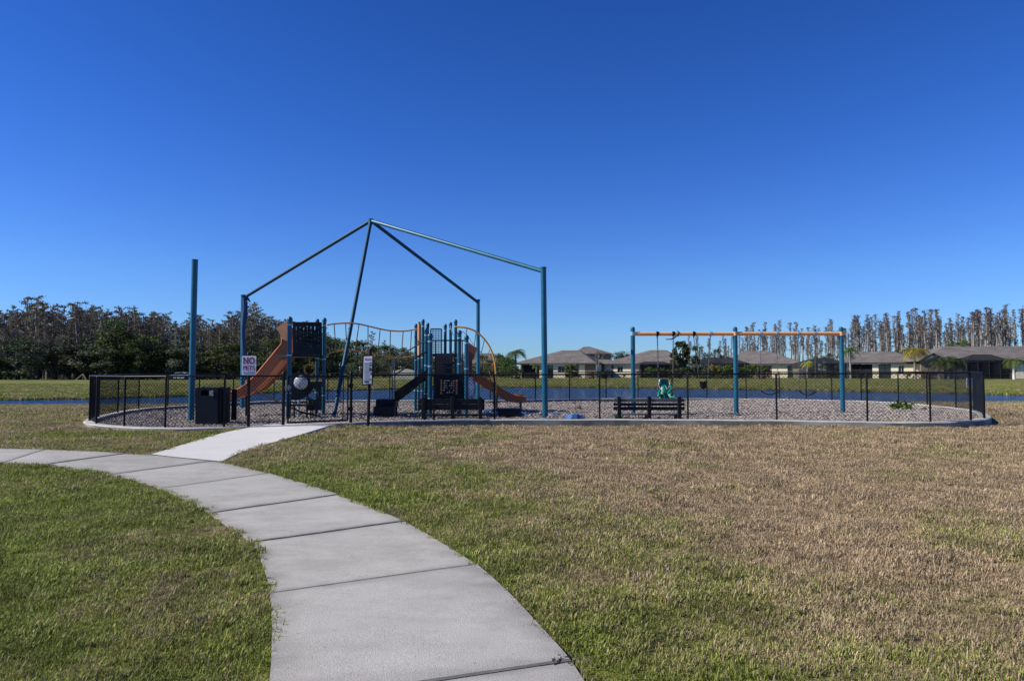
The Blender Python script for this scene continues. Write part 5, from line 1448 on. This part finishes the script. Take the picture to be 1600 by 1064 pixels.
def cypress(seed, style):
    """style 0: rusty flat-topped, moss hung; 1: tall thin bare grey"""
    r = random.Random(seed); h = 12.0
    L = Leaves(seed); T = MB()
    bend = [Vector((0, 0, -0.4))]
    x = y = 0
    for i in range(1, 9):
        x += r.uniform(-0.1, 0.1); y += r.uniform(-0.1, 0.1); bend.append(Vector((x, y, h * i / 8)))
    T.tube(bend, [0.21 * (1 - i / 8.6) + 0.025 for i in range(9)], 7)
    def at(z):
        f = max(0, min(7.999, z / h * 8)); i = int(f); return bend[i].lerp(bend[i + 1], f - i)
    nb = 30 if style == 0 else 36
    z0 = 0.30 if style == 0 else 0.46
    if seed % 3 == 2: z0 += 0.22
    for k in range(nb):
        t = (k + r.random()) / nb; z = h * (z0 + (0.985 - z0) * t)
        a = r.uniform(0, 6.283)
        if style == 0: ln = r.uniform(0.5, 1.25) * (0.75 + 0.5 * math.sin(t * 3.0)) * (1.25 if t > 0.85 else 1)
        else: ln = r.uniform(0.25, 0.85) * (1.1 - 0.3 * t) * (0.6 + 0.6 * (vnoise(seed * 3.3, t * 7) + 0.5))
        p = at(z); up = r.uniform(0.05, 0.45)
        q = p + Vector((math.cos(a) * ln, math.sin(a) * ln, up * ln))
        T.tube([p, (p + q) / 2 + Vector((0, 0, 0.05)), q], [0.045, 0.03, 0.012], 4, cap=False)
        for j in range(3):
            c = p.lerp(q, 0.45 + 0.275 * j) + Vector((r.uniform(-.1, .1), r.uniform(-.1, .1), 0.05))
            L.clump(c, (r.uniform(0.20, 0.42) if style == 0 else r.uniform(0.15, 0.34)), int(11 if style == 0 else 4), 0.21 if style == 0 else 0.17, 0.55 if style == 0 else 0.8)
        if r.random() < (0.6 if style == 0 else 0.35):   # hanging moss
            for j in range(5):
                c = p.lerp(q, r.random()); l_ = r.uniform(0.3, 0.9); b = len(L.v); w_ = 0.03
                L.v += [(c.x - w_, c.y, c.z), (c.x + w_, c.y, c.z), (c.x + w_ * .4, c.y + 0.05, c.z - l_), (c.x - w_ * .4, c.y, c.z - l_)]; L.f.append((b, b + 1, b + 2, b + 3)); cc = (1, 1, 0, 1); L.c += [cc] * 4
    L.clump(at(h * 0.985), 0.4, 22, 0.2, 0.5)
    return make_tree('cypress_tree', T, L, L_cyp if style == 0 else L_bare, bark, h)
def broadleaf(seed, lm, h=6.0, w=2.6, low=0.08, n=34, name='broadleaf_tree', leaf=0.20, per=80, tm=None):
    r = random.Random(seed); L = Leaves(seed); T = MB()
    T.tube([(0, 0, -0.3), (0.05, 0.02, h * 0.35), (0.0, 0.1, h * 0.75)], [0.035 * h, 0.025 * h, 0.01 * h], 7)
    for k in range(n):
        t = r.random() ** 0.8; z = h * (low + (0.93 - low) * t)
        rad_ = w * math.sqrt(max(0.05, 1 - abs((t - 0.42) / 0.62) ** 2.2)) * r.uniform(0.35, 1.0); a = r.uniform(0, 6.283)
        c = Vector((math.cos(a) * rad_, math.sin(a) * rad_, z))
        p = Vector((0, 0, max(0.2, z * 0.6)))
        if k % 3 == 0: T.tube([p, p.lerp(c, 0.6) + Vector((0, 0, 0.1)), c], [0.012 * h, 0.008 * h, 0.003 * h], 4, cap=False)
        L.clump(c, r.uniform(0.16, 0.26) * w + 0.12 * w * r.random(), per, leaf, 0.75)
    return make_tree(name, T, L, lm, tm or barkd, h)
def bare_broad(seed, h=8):
    r = random.Random(seed); T = MB(); L = Leaves(seed)
    def grow(p, d, l, rad_, lev):
        q = p + d * l; mid = (p + q) / 2 + Vector((r.uniform(-.1, .1), r.uniform(-.1, .1), 0)) * l
        T.tube([p, mid, q], [rad_, rad_ * 0.8, rad_ * 0.6], 5, cap=False)
        if lev == 0:
            L.clump(q, 0.35, 10, 0.16, 0.7); return
        for k in range(3):
            nd = (d + Vector((r.uniform(-.8, .8), r.uniform(-.8, .8), r.uniform(-.1, .5)))).normalized(); grow(q, nd, l * r.uniform(0.6, 0.85), rad_ * 0.6, lev - 1)
    grow(Vector((0, 0, -0.3)), Vector((0, 0, 1)), h * 0.3, 0.14, 4)
    return make_tree('bare_tree', T, L, L_bare, bark, h)
def palm(seed, h, fr_len=2.0, gold=False, lm=None, trunk_r=0.14, nf=18, white=False):
    r = random.Random(seed); T = MB(); L = Leaves(seed)
    T.tube([(0, 0, -0.2), (0.05, 0, h * 0.5), (0.02, 0, h)], [trunk_r * 1.3, trunk_r, trunk_r * 0.9], 10)
    for k in range(nf):
        a = 2 * math.pi * k / nf + r.uniform(-.2, .2); el_ = r.uniform(0.1, 1.15); p = Vector((0.02, 0, h)); d = Vector((math.cos(a) * math.cos(el_), math.sin(a) * math.cos(el_), math.sin(el_)))
        side = Vector((-math.sin(a), math.cos(a), 0)); n = 12; step = fr_len * r.uniform(0.75, 1.1) / n; prev = p
        for i in range(n):
            d = (d + Vector((0, 0, -0.13 - 0.03 * i * 0.5))).normalized(); q = prev + d * step
            ll = fr_len * 0.32 * math.sin(math.pi * (i + 1.5) / (n + 2))
            for sg in (-1, 1):
                tip = q + side * sg * ll + d * ll * 0.5 + Vector((0, 0, -ll * 0.45)); b = len(L.v); w_ = d * step * 0.3
                L.v += [tuple(prev), tuple(prev + w_ * 2), tuple(tip + w_ * 0.3), tuple(tip)]; L.f.append((b, b + 1, b + 2, b + 3)); c = (r.random(), 0, 0, 1); L.c += [c] * 4
            prev = q
    return make_tree('palm_tree', T, L, lm or (L_gold if gold else L_shrub), mat('whitewashed_trunk', (0.6, 0.57, 0.54), 0.9) if white else bark, h)
CYP0 = [cypress(s, 0) for s in range(1, 8)]
CYP1 = [cypress(s, 1) for s in range(21, 30)]
BRD = [broadleaf(31, L_dark), broadleaf(32, L_mid), broadleaf(33, L_dark, w=3.0), broadleaf(34, L_mid, w=2.2), broadleaf(35, L_pale, h=6, w=2.8), broadleaf(36, L_pale, w=2.4)]
BARE = [bare_broad(41), bare_broad(42)]
used = set()
rt = random.Random(77)
def place(protos, i, x, y, h, label, cat, group, wide=1.0, rz=None, z=None):
    p = protos[i % len(protos)]
    o = p if p.name not in used else copy_tree(p)
    used.add(p.name) if o is p else None
    s = h / p['h']; o.location = (x, y, (tz(x, y) if z is None else z)); o.scale = (s * wide, s * wide, s); o.rotation_euler = (R(rt.uniform(-3, 3)), R(rt.uniform(-3, 3)), rt.uniform(0, 6.28) if rz is None else rz)
    o['label'] = label; o['category'] = cat
    if group: o['group'] = group
    elif 'group' in o: del o['group']
    return o
# skyline of the left wood: picture x -> picture y of the tree tops
SKY_L = [(-200, 485), (0, 487), (20, 478), (45, 474), (60, 466), (75, 484), (100, 478), (130, 470), (150, 480), (172, 474), (200, 484), (225, 481), (250, 484), (280, 490), (320, 492), (355, 490), (395, 476), (420, 494), (450, 500), (480, 512), (505, 522), (530, 520), (560, 530), (590, 535), (640, 542), (700, 548), (780, 552)]
def skyl(px): return np.interp(px, [a for a, b in SKY_L], [b for a, b in SKY_L])
GL, GB, GR = 'moss-hung cypress trees of the left wood', 'dark broadleaf trees along the left wood edge', 'bare cypress stand behind the houses'
n_c = 0
for row, (Y, dx_, df) in enumerate(((106, 1.75, 9), (111, 1.6, 2), (117, 1.6, -2))):
    px = -190.0
    while px < 470:
        x = X(px + rt.uniform(-4, 4), Y); ty = skyl(px) + rt.choice((0, 3, 6, 12, 18, 24)) + df * rt.random()
        h = P(px, ty, Y).z - tz(x, Y)
        place(CYP0, rt.randrange(7), x, Y + rt.uniform(-2, 2), h, 'rust-brown cypress with tufted flat top in the wood at the left', 'tree', GL, wide=rt.uniform(0.85, 1.15))
        px += dx_ * F / Y * rt.uniform(0.7, 1.3)
px = -190.0
while px < 500:
    Y = rt.uniform(119, 126); x = X(px, Y); h = P(px, rt.uniform(515, 540), Y).z
    place(BRD, rt.randrange(5), x, Y, h, 'shaded broadleaf tree deep inside the left wood', 'tree', 'broadleaf trees deep in the left wood', wide=rt.uniform(1.1, 1.5))
    px += rt.uniform(12, 22)
# two stand-outs
place([cypress(61, 0)], 0, X(55, 104), 104, P(55, 465, 104).z - 0.1, 'tallest round-headed tree of the left wood, near the left edge', 'tree', None, wide=1.35)
place([cypress(62, 0)], 0, X(399, 104), 104, P(399, 475, 104).z - 0.1, 'tall open cypress just right of the blue-wrapped shade pole', 'tree', None, wide=1.2)
px = -190.0
while px < 480:
    Y = rt.uniform(101, 104.5); x = X(px, Y)
    top = rt.uniform(522, 562); h = P(px, top, Y).z - tz(x, Y)
    k = rt.randrange(6) if 120 < px or px < -40 else rt.choice((0, 1, 2, 4, 5))
    place(BRD, k, x, Y, h, 'dense dark green broadleaf tree at the foot of the left wood', 'tree', GB, wide=rt.uniform(1.0, 1.5) * min(1.5, 5.5 / h + 0.3))
    px += rt.uniform(17, 32)
for px, ty, Y, k in ((172, 498, 103, 3), (185, 515, 101.5, 1), (215, 530, 101, 3)):
    x = X(px, Y); place(BRD, k, x, Y, P(px, ty, Y).z - 0.1, 'taller fresh green tree bulging from the left wood' if ty == 498 else 'olive green tree in front of the left wood, left of the lone post', 'tree', None if ty == 498 else 'olive trees left of the lone post', wide=1.0)
for px, ty in ((20, 500), (48, 512), (85, 520)):
    x = X(px, 103.5); place(BARE, px, x, 103.5, P(px, ty, 103.5).z, 'leafless pale-limbed tree at the left end of the wood', 'tree', 'leafless trees at the left end')
# low dark wood in the middle distance
px = 440.0
while px < 800:
    Y = rt.uniform(135, 160); x = X(px, Y); ty = skyl(px) + rt.uniform(0, 12); h = P(px, ty, Y).z - 0.2
    place(BRD, rt.randrange(4) if rt.random() < .8 else 4, x, Y, h, 'distant green tree behind the wavy bridge', 'tree', 'distant trees behind the play structure', wide=rt.uniform(0.9, 1.3))
    px += rt.uniform(7, 15)
for px, ty in ((474, 503), (486, 515), (498, 508), (507, 512), (581, 519), (600, 533)):
    x = X(px, 150); place(CYP0, px, x, 150, P(px, ty, 150).z, 'thin cypress poking above the distant trees behind the bridge', 'tree', 'thin cypresses behind the bridge', wide=0.8)
px = 445
while px < 720:
    Y = 128; x = X(px, Y); place(BRD, rt.choice((4, 5, 0, 2, 1)), x, Y + rt.uniform(-2, 2), rt.uniform(2.5, 4.5), 'low grey-green bush tree on the far bank behind the bridge', 'tree', 'low bushes on the far bank', wide=rt.uniform(1.2, 1.6)); px += rt.uniform(12, 20)
# right hand cypress stand
SKY_R = [(1040, 535), (1060, 524), (1085, 524), (1110, 526), (1140, 527), (1155, 514), (1180, 506), (1200, 505), (1230, 504), (1270, 506), (1300, 502), (1330, 496), (1360, 494), (1400, 490), (1420, 482), (1450, 487), (1480, 483), (1500, 485), (1520, 488), (1550, 478), (1575, 484), (1600, 482), (1700, 478), (1850, 480)]
def skyr(px): return np.interp(px, [a for a, b in SKY_R], [b for a, b in SKY_R])
for (Y, step) in ((158, 12.5), (166, 11.5), (175, 12.0)):
    px = 1062.0 if Y < 160 else 1045
    while px < 1790:
        if Y > 160 or px > 1180 or rt.random() < 0.6:
            x = X(px + rt.uniform(-4, 4), Y); ty = skyr(px) + rt.choice((-3, 0, 3, 8, 14, 22, 32))
            place(CYP1, rt.randrange(9), x, Y + rt.uniform(-3, 3), P(px, ty, Y).z - 0.2, 'tall bare grey-brown cypress in the stand behind the houses', 'tree', GR, wide=rt.uniform(0.75, 1.1))
        px += step * rt.uniform(0.8, 1.2)
def far_wood(name, label, P0, pts, hs, wd):
    ms = []
    for p in P0:
        vs, fs, mi, cs, mats = [], [], [], [], []
        for c in p.children:
            me_ = c.data; b = len(vs); vs += [tuple(v.co) for v in me_.vertices]; fs += [tuple(b + i for i in f.vertices) for f in me_.polygons]
            mats.append(me_.materials[0]); mi += [len(mats) - 1] * len(me_.polygons)
            if 'rnd' in me_.attributes:
                a = np.zeros(len(me_.vertices) * 4, np.float32); me_.attributes['rnd'].data.foreach_get('color', a); cs += a.tolist()
            else: cs += [0.5] * (4 * len(me_.vertices))
        me_ = bpy.data.meshes.new('wood_tree'); me_.from_pydata(vs, [], fs)
        for q in mats: me_.materials.append(q)
        me_.polygons.foreach_set('material_index', mi); a = me_.attributes.new('rnd', 'FLOAT_COLOR', 'POINT'); a.data.foreach_set('color', np.array(cs, np.float32)); me_.update(); ms.append(me_)
    pts = np.array(pts); o = instancer(name, pts, np.array(hs) / 12.0, np.stack([pts[:, 0] * 0, pts[:, 0] * 0, rg.uniform(0, 6.28, len(pts))], -1), ms)
    return tag(kind(o, 'stuff'), label, 'wood')
pts, hs_ = [], []
for _ in range(190):
    px = rg.uniform(1050, 1800); Y = rg.uniform(186, 225); pts.append((X(px, Y), Y, 0.1)); hs_.append(P(px, skyr(px) + rg.uniform(6, 40), Y).z)
far_wood('far_wood', 'hazy mass of thinner cypress trunks deep behind the stand at the right', CYP1, pts, hs_, 1)
pts, hs_ = [], []
for _ in range(200):
    px = rg.uniform(-190, 480); Y = rg.uniform(123, 150); pts.append((X(px, Y), Y, 0.1)); hs_.append(P(px, skyl(px) + rg.uniform(6, 34), Y).z)
far_wood('far_wood', 'dense mass of moss-hung cypresses deep inside the wood at the left', CYP0, pts, hs_, 1)
# undergrowth and green trees among and between the houses
Gm = 'green trees behind the right hand houses'
for px, ty, Y, k, wd in ((1010, 553, 150, 0, 1.0), (955, 552, 150, 4, 1.2), (972, 549, 152, 4, 1.2), (1035, 550, 150, 1, 1), (1215, 556, 150, 4, 1), (1240, 560, 150, 5, 1.2), (1270, 556, 150, 0, 1.1), (1300, 552, 150, 4, 1.2), (1330, 560, 150, 1, 1), (1115, 545, 148, 0, 1.1), (1130, 556, 145, 2, 1.3),
                         (1090, 540, 145, 1, 0.8), (1450, 560, 140, 1, 1.2), (1410, 545, 140, 0, 0.9), (1425, 540, 142, 2, 0.8)):
    place(BRD, k, X(px, Y), Y, P(px, ty, Y).z - 0.1, 'bushy green tree standing between the houses and the cypresses', 'tree', Gm, wide=wd)
def single(obj, px, ty, Y, label, cat='tree', wide=1.0, group=None):
    return place([obj], 0, X(px, Y), Y, P(px, ty, Y).z - tz(X(px, Y), Y), label, cat, group, wide=wide)
single(broadleaf(71, L_dark, h=7, w=1.9, low=0.12, n=44, leaf=0.3), 1064, 532, 118, 'tall shaggy dark green tree between two houses behind the swings', wide=1.05)
single(broadleaf(72, L_mid, h=6, w=1.7, low=0.1), 1089, 556, 119, 'shorter olive tree right beside the shaggy tall tree')
single(broadleaf(73, L_mid, h=7, w=2.6, low=0.25), 1500, 528, 128, 'bright green oak rising over the far right roof')
single(broadleaf(74, L_shrub, h=5, w=2.2, low=0.1), 789, 556, 118, 'bright green bushy tree right of the arch climber')
single(broadleaf(75, L_shrub, h=5, w=1.8, low=0.1), 800, 560, 116, 'pale green rounded shrub tree left of the front right shade pole')
single(broadleaf(76, L_dark, h=5, w=2.4, low=0.1), 775, 551, 122, 'dark green tree just behind the arch climber')
single(palm(81, 4.0, 2.2), 805, 552, 122, 'palm with dark feathery fronds above the bushes by the arch climber', 'palm tree', wide=1.2)
single(palm(82, 2.0, 1.0), 838, 572, 115, 'tiny palm on the lawn left of the front right shade pole', 'palm tree')
single(broadleaf(77, L_shrub, h=3, w=1.3, low=0.15), 892, 569, 114, 'round green shrub against the long low house wall', 'shrub')
single(bare_broad(78), 931, 537, 112, 'thin leafless tree on the far lawn before the two-storey house', wide=0.55)
single(palm(83, 4.3, 1.9), 1329, 549, 108, 'tall green palm right beside the right hand swing post', 'palm tree')
single(palm(84, 2.6, 1.5, gold=True), 1261, 568, 112, 'small golden palm between the two strap swings', 'palm tree')
single(palm(85, 3.6, 2.2, gold=True, nf=26), 1430, 549, 104, 'yellow-green palm between the two right hand houses', 'palm tree')
single(palm(86, 2.4, 1.6, white=True), 1584, 563, 104, 'palm with a whitewashed trunk at the right edge', 'palm tree', )
for i, (px, ty) in enumerate(((1468, 566), (1482, 563), (1495, 567))):
    single(palm(87 + i, 1.7, 1.5, nf=26, lm=L_dark), px, ty, 103, 'bushy dark palm with white pot fence at its foot, %s of the clump' % ('left', 'middle', 'right')[i], 'palm tree')
shr = [broadleaf(91, L_shrub, h=2, w=1.1, low=0.05, n=18, name='shrub', leaf=0.16, per=40), broadleaf(92, L_gold, h=2, w=1.1, low=0.05, n=18, name='shrub', leaf=0.16, per=40),
       broadleaf(93, L_fire, h=2, w=1.2, low=0.05, n=18, name='shrub', leaf=0.16, per=40), broadleaf(94, L_dark, h=2, w=1.2, low=0.05, n=18, name='shrub', leaf=0.18, per=40)]
for px, ty, k in ((1015, 572, 0), (1030, 574, 0), (1045, 576, 3), (1115, 569, 1), (1127, 570, 0), (1137, 569, 0), (1150, 572, 3), (1160, 573, 0), (1174, 568, 0), (1186, 569, 0), (1196, 574, 3), (1105, 574, 3), (1235, 583, 0), (1266, 580, 0), (1340, 582, 3), (1356, 583, 0), (1383, 583, 0),
                  (1418, 582, 3), (1431, 580, 2), (1443, 581, 2), (1456, 580, 3), (835, 584, 3), (860, 585, 3), (905, 583, 0), (925, 580, 3), (940, 578, 3), (948, 577, 3), (975, 584, 0), (760, 574, 3), (812, 574, 3), (745, 570, 0), (730, 574, 3), (715, 572, 0), (700, 575, 3), (1310, 581, 3), (1288, 583, 0), (1072, 580, 0), (1062, 584, 3)):
    Y = 107 if px > 1400 else 114
    place(shr, k, X(px, Y), Y, max(0.6, P(px, ty, Y).z - 0.15), ('green garden shrub in the planting along the far houses', 'yellow-leaved garden shrub by the wide low pool cage', 'orange-leaved garden shrub before the cream house wall', 'dark evergreen garden shrub in the planting along the far houses')[k], 'shrub',
          ('green garden shrubs', None, 'orange garden shrubs', 'dark garden shrubs')[k], wide=rt.uniform(0.9, 1.3))
for o in list(S.objects):      # prototypes that were never placed
    if o.parent is None and 'h' in o and 'label' not in o:
        for c in list(o.children): bpy.data.objects.remove(c)
        bpy.data.objects.remove(o)

# ------------------------------------------------------------------ small things far off
Yc = 99.5; c = P(283, 587, Yc); zg = tz(c.x, Yc)
t = thing('parked_car', 'white car parked at the foot of the left wood behind the lone post', 'car', (c.x, Yc, zg))
m = MB(); prof = [(-2.1, 0.25), (-2.15, 0.6), (-1.9, 0.8), (-1.1, 0.9), (-0.6, 1.35), (0.7, 1.4), (1.4, 1.0), (2.0, 0.9), (2.15, 0.6), (2.1, 0.25)]
m.plate([Vector((c.x + a, Yc - 0.85, zg + b)) for a, b in prof], [], (0, 1, 0), 1.7); m.build('body', mat('white_car_paint', (0.75, 0.75, 0.76), 0.25, var=0.02), t)
m = MB(); m.plate([Vector((c.x + a, Yc - 0.86, zg + b)) for a, b in [(-1.0, 0.92), (-0.58, 1.28), (0.68, 1.32), (1.25, 1.0)]], [], (0, 1, 0), 1.72); m.build('window', glass, t); t.scale = (0.82, 0.82, 0.8)
for a in (-1.35, 1.35):
    for yy in (Yc - 0.9, Yc + 0.7): m = MB(); m.tube([(c.x + a, yy, zg + 0.33), (c.x + a, yy + 0.2, zg + 0.33)], 0.33, 16); m.build('wheel', mat('tyre', (0.01, 0.01, 0.01), 0.9), t)
wood = mat('raw_timber', (0.40, 0.30, 0.20), 0.9, var=0.2)
a, b, c_, d = P(119, 593, 97), P(129.5, 584, 97), P(135, 594, 97), P(129, 594, 98)
m = MB(); m.beam(a, b, 0.12, 0.12); m.beam(b, c_, 0.16, 0.16); m.beam(b, Vector((d.x, 98, d.z)), 0.1, 0.1)
tag(m.build('timber_frame', wood, origin=a.copy()), 'small leaning timber prop on the far lawn left of the fence', 'timber prop')
c = P(536.5, 610.5, 80); zz_ = tz(c.x, 80)
m = MB(); m.box(c.x - 0.33, c.x + 0.3, 79.8, 80.3, zz_ - 0.1, P(536, 600, 80).z); m.box(c.x - 0.36, c.x + 0.33, 79.77, 80.33, P(536, 600, 80).z, P(536, 600, 80).z + 0.05)
tag(m.build('utility_box', mat('box_white', (0.6, 0.6, 0.6), 0.6), origin=Vector((c.x, 80, zz_))), 'small white utility box on the far bank seen through the gate', 'utility box')
m = MB(); q = LOOP[18]; c = P(1515.5, 597, 21.6); m.plate([P(1510.5, 590.5, 21.5), P(1520.5, 590.5, 21.9), P(1520.5, 604, 21.9), P(1510.5, 604, 21.5)], [], (-.3, 1, 0), 0.01)
tag(m.build('fence_plaque', mat('plaque_blue_white', (0.42, 0.48, 0.60), 0.6, var=0.25, scale=20), origin=c.copy()), 'small pale plaque hung on the fence at the right end', 'plaque')
# blue cloth heaps
def heap(px, py, Y, w, d, h, seed, label):
    r = np.random.RandomState(seed); c = Vector((P(px, py, Y).x, Y, 0)); c.z = mz(c.x, c.y) - 0.02
    n, k = 22, 12; m = MB(); zs = {}
    for i in range(n):
        for j in range(k):
            u = i / (n - 1) * 2 - 1; v = j / (k - 1) * 2 - 1; e = max(0, 1 - (u * u + v * v) * (0.8 + 0.5 * float(vnoise(u * 3 + seed, v * 3))))
            z = h * e ** 0.7 * (0.55 + 1.0 * (float(vnoise(u * 4 + seed, v * 4 + 7)) + 0.5)) if e > 0 else -0.03
            m.v.append((c.x + u * w / 2, c.y + v * d / 2, c.z + z))
    for i in range(n - 1):
        for j in range(k - 1):
            a = i * k + j; m.f.append((a, a + k, a + k + 1, a + 1)); m.mi.append(0)
    return tag(m.build('cloth_heap', mat('bright_blue_cloth', (0.035, 0.14, 0.36), 0.7, var=0.3, scale=6, bump=0.6, bscale=12), origin=c), label, 'cloth')
heap(897, 648, 19.9, 0.62, 0.5, 0.17, 1, 'largest crumpled blue cloth heap on the mulch right of the shade pole')
heap(866, 640, 21.8, 0.42, 0.35, 0.10, 2, 'small blue cloth scrap lying just right of the shade pole')
heap(768, 634, 23.0, 0.75, 0.5, 0.14, 3, 'pale blue cloth bundle at the right end of the solid-backed bench')
heap(800, 638, 22.0, 1.3, 0.5, 0.10, 4, 'long blue cloth spread under the end of the short slide')
# weeds in the mulch
def weed(px, py, Y, r_, label, n=60):
    L = Leaves(int(px)); c = Vector((P(px, py, Y).x, Y, 0)); c.z = mz(c.x, c.y)
    L.clump(Vector((0, 0, r_ * 0.45)), r_, n, 0.11, 0.6)
    o = bpy.data.objects.new('weed', L.mesh('weed', L_shrub)); S.collection.objects.link(o); o.location = c; return tag(o, label, 'weed')
weed(1413, 636, 23.5, 0.30, 'low green weed patch in the mulch near the right end', 130)
weed(1400, 637, 23.6, 0.2, 'smaller weed left beside the green patch at the right end', 60)
weed(969, 652, 19.0, 0.17, 'leafy weed growing at the left leg of the slatted bench', 50)
weed(903, 634, 25, 0.14, 'tiny weed in the mulch behind the blue cloth heap', 30)
c = Vector((P(1444, 638, 23.2).x, 23.2, 0)); c.z = mz(c.x, c.y)
m = MB(); m.box(c.x - 0.05, c.x + 0.05, 23.15, 23.25, c.z - 0.02, c.z + 0.10); m.dome((c.x, 23.2, c.z + 0.10), 0.05, 0.02, 8, 2); tag(m.build('marker_stub', blackp, origin=c), 'short black stub sticking out of the mulch by the weed patch', 'stub')
# dry leaves against the path joint
L = Leaves(5); g_ = G(893, 1038)
for _ in range(26): L.leaf(g_ + Vector((random.Random(_).uniform(-0.12, 0.10), random.Random(_ + 99).uniform(-0.05, 0.06), 0.03)), 0.022)
o = bpy.data.objects.new('leaf_litter', L.mesh('leaf_litter', L_bare)); S.collection.objects.link(o); tag(kind(o, 'stuff'), 'brown leaf litter caught at the path joint', 'leaf litter')
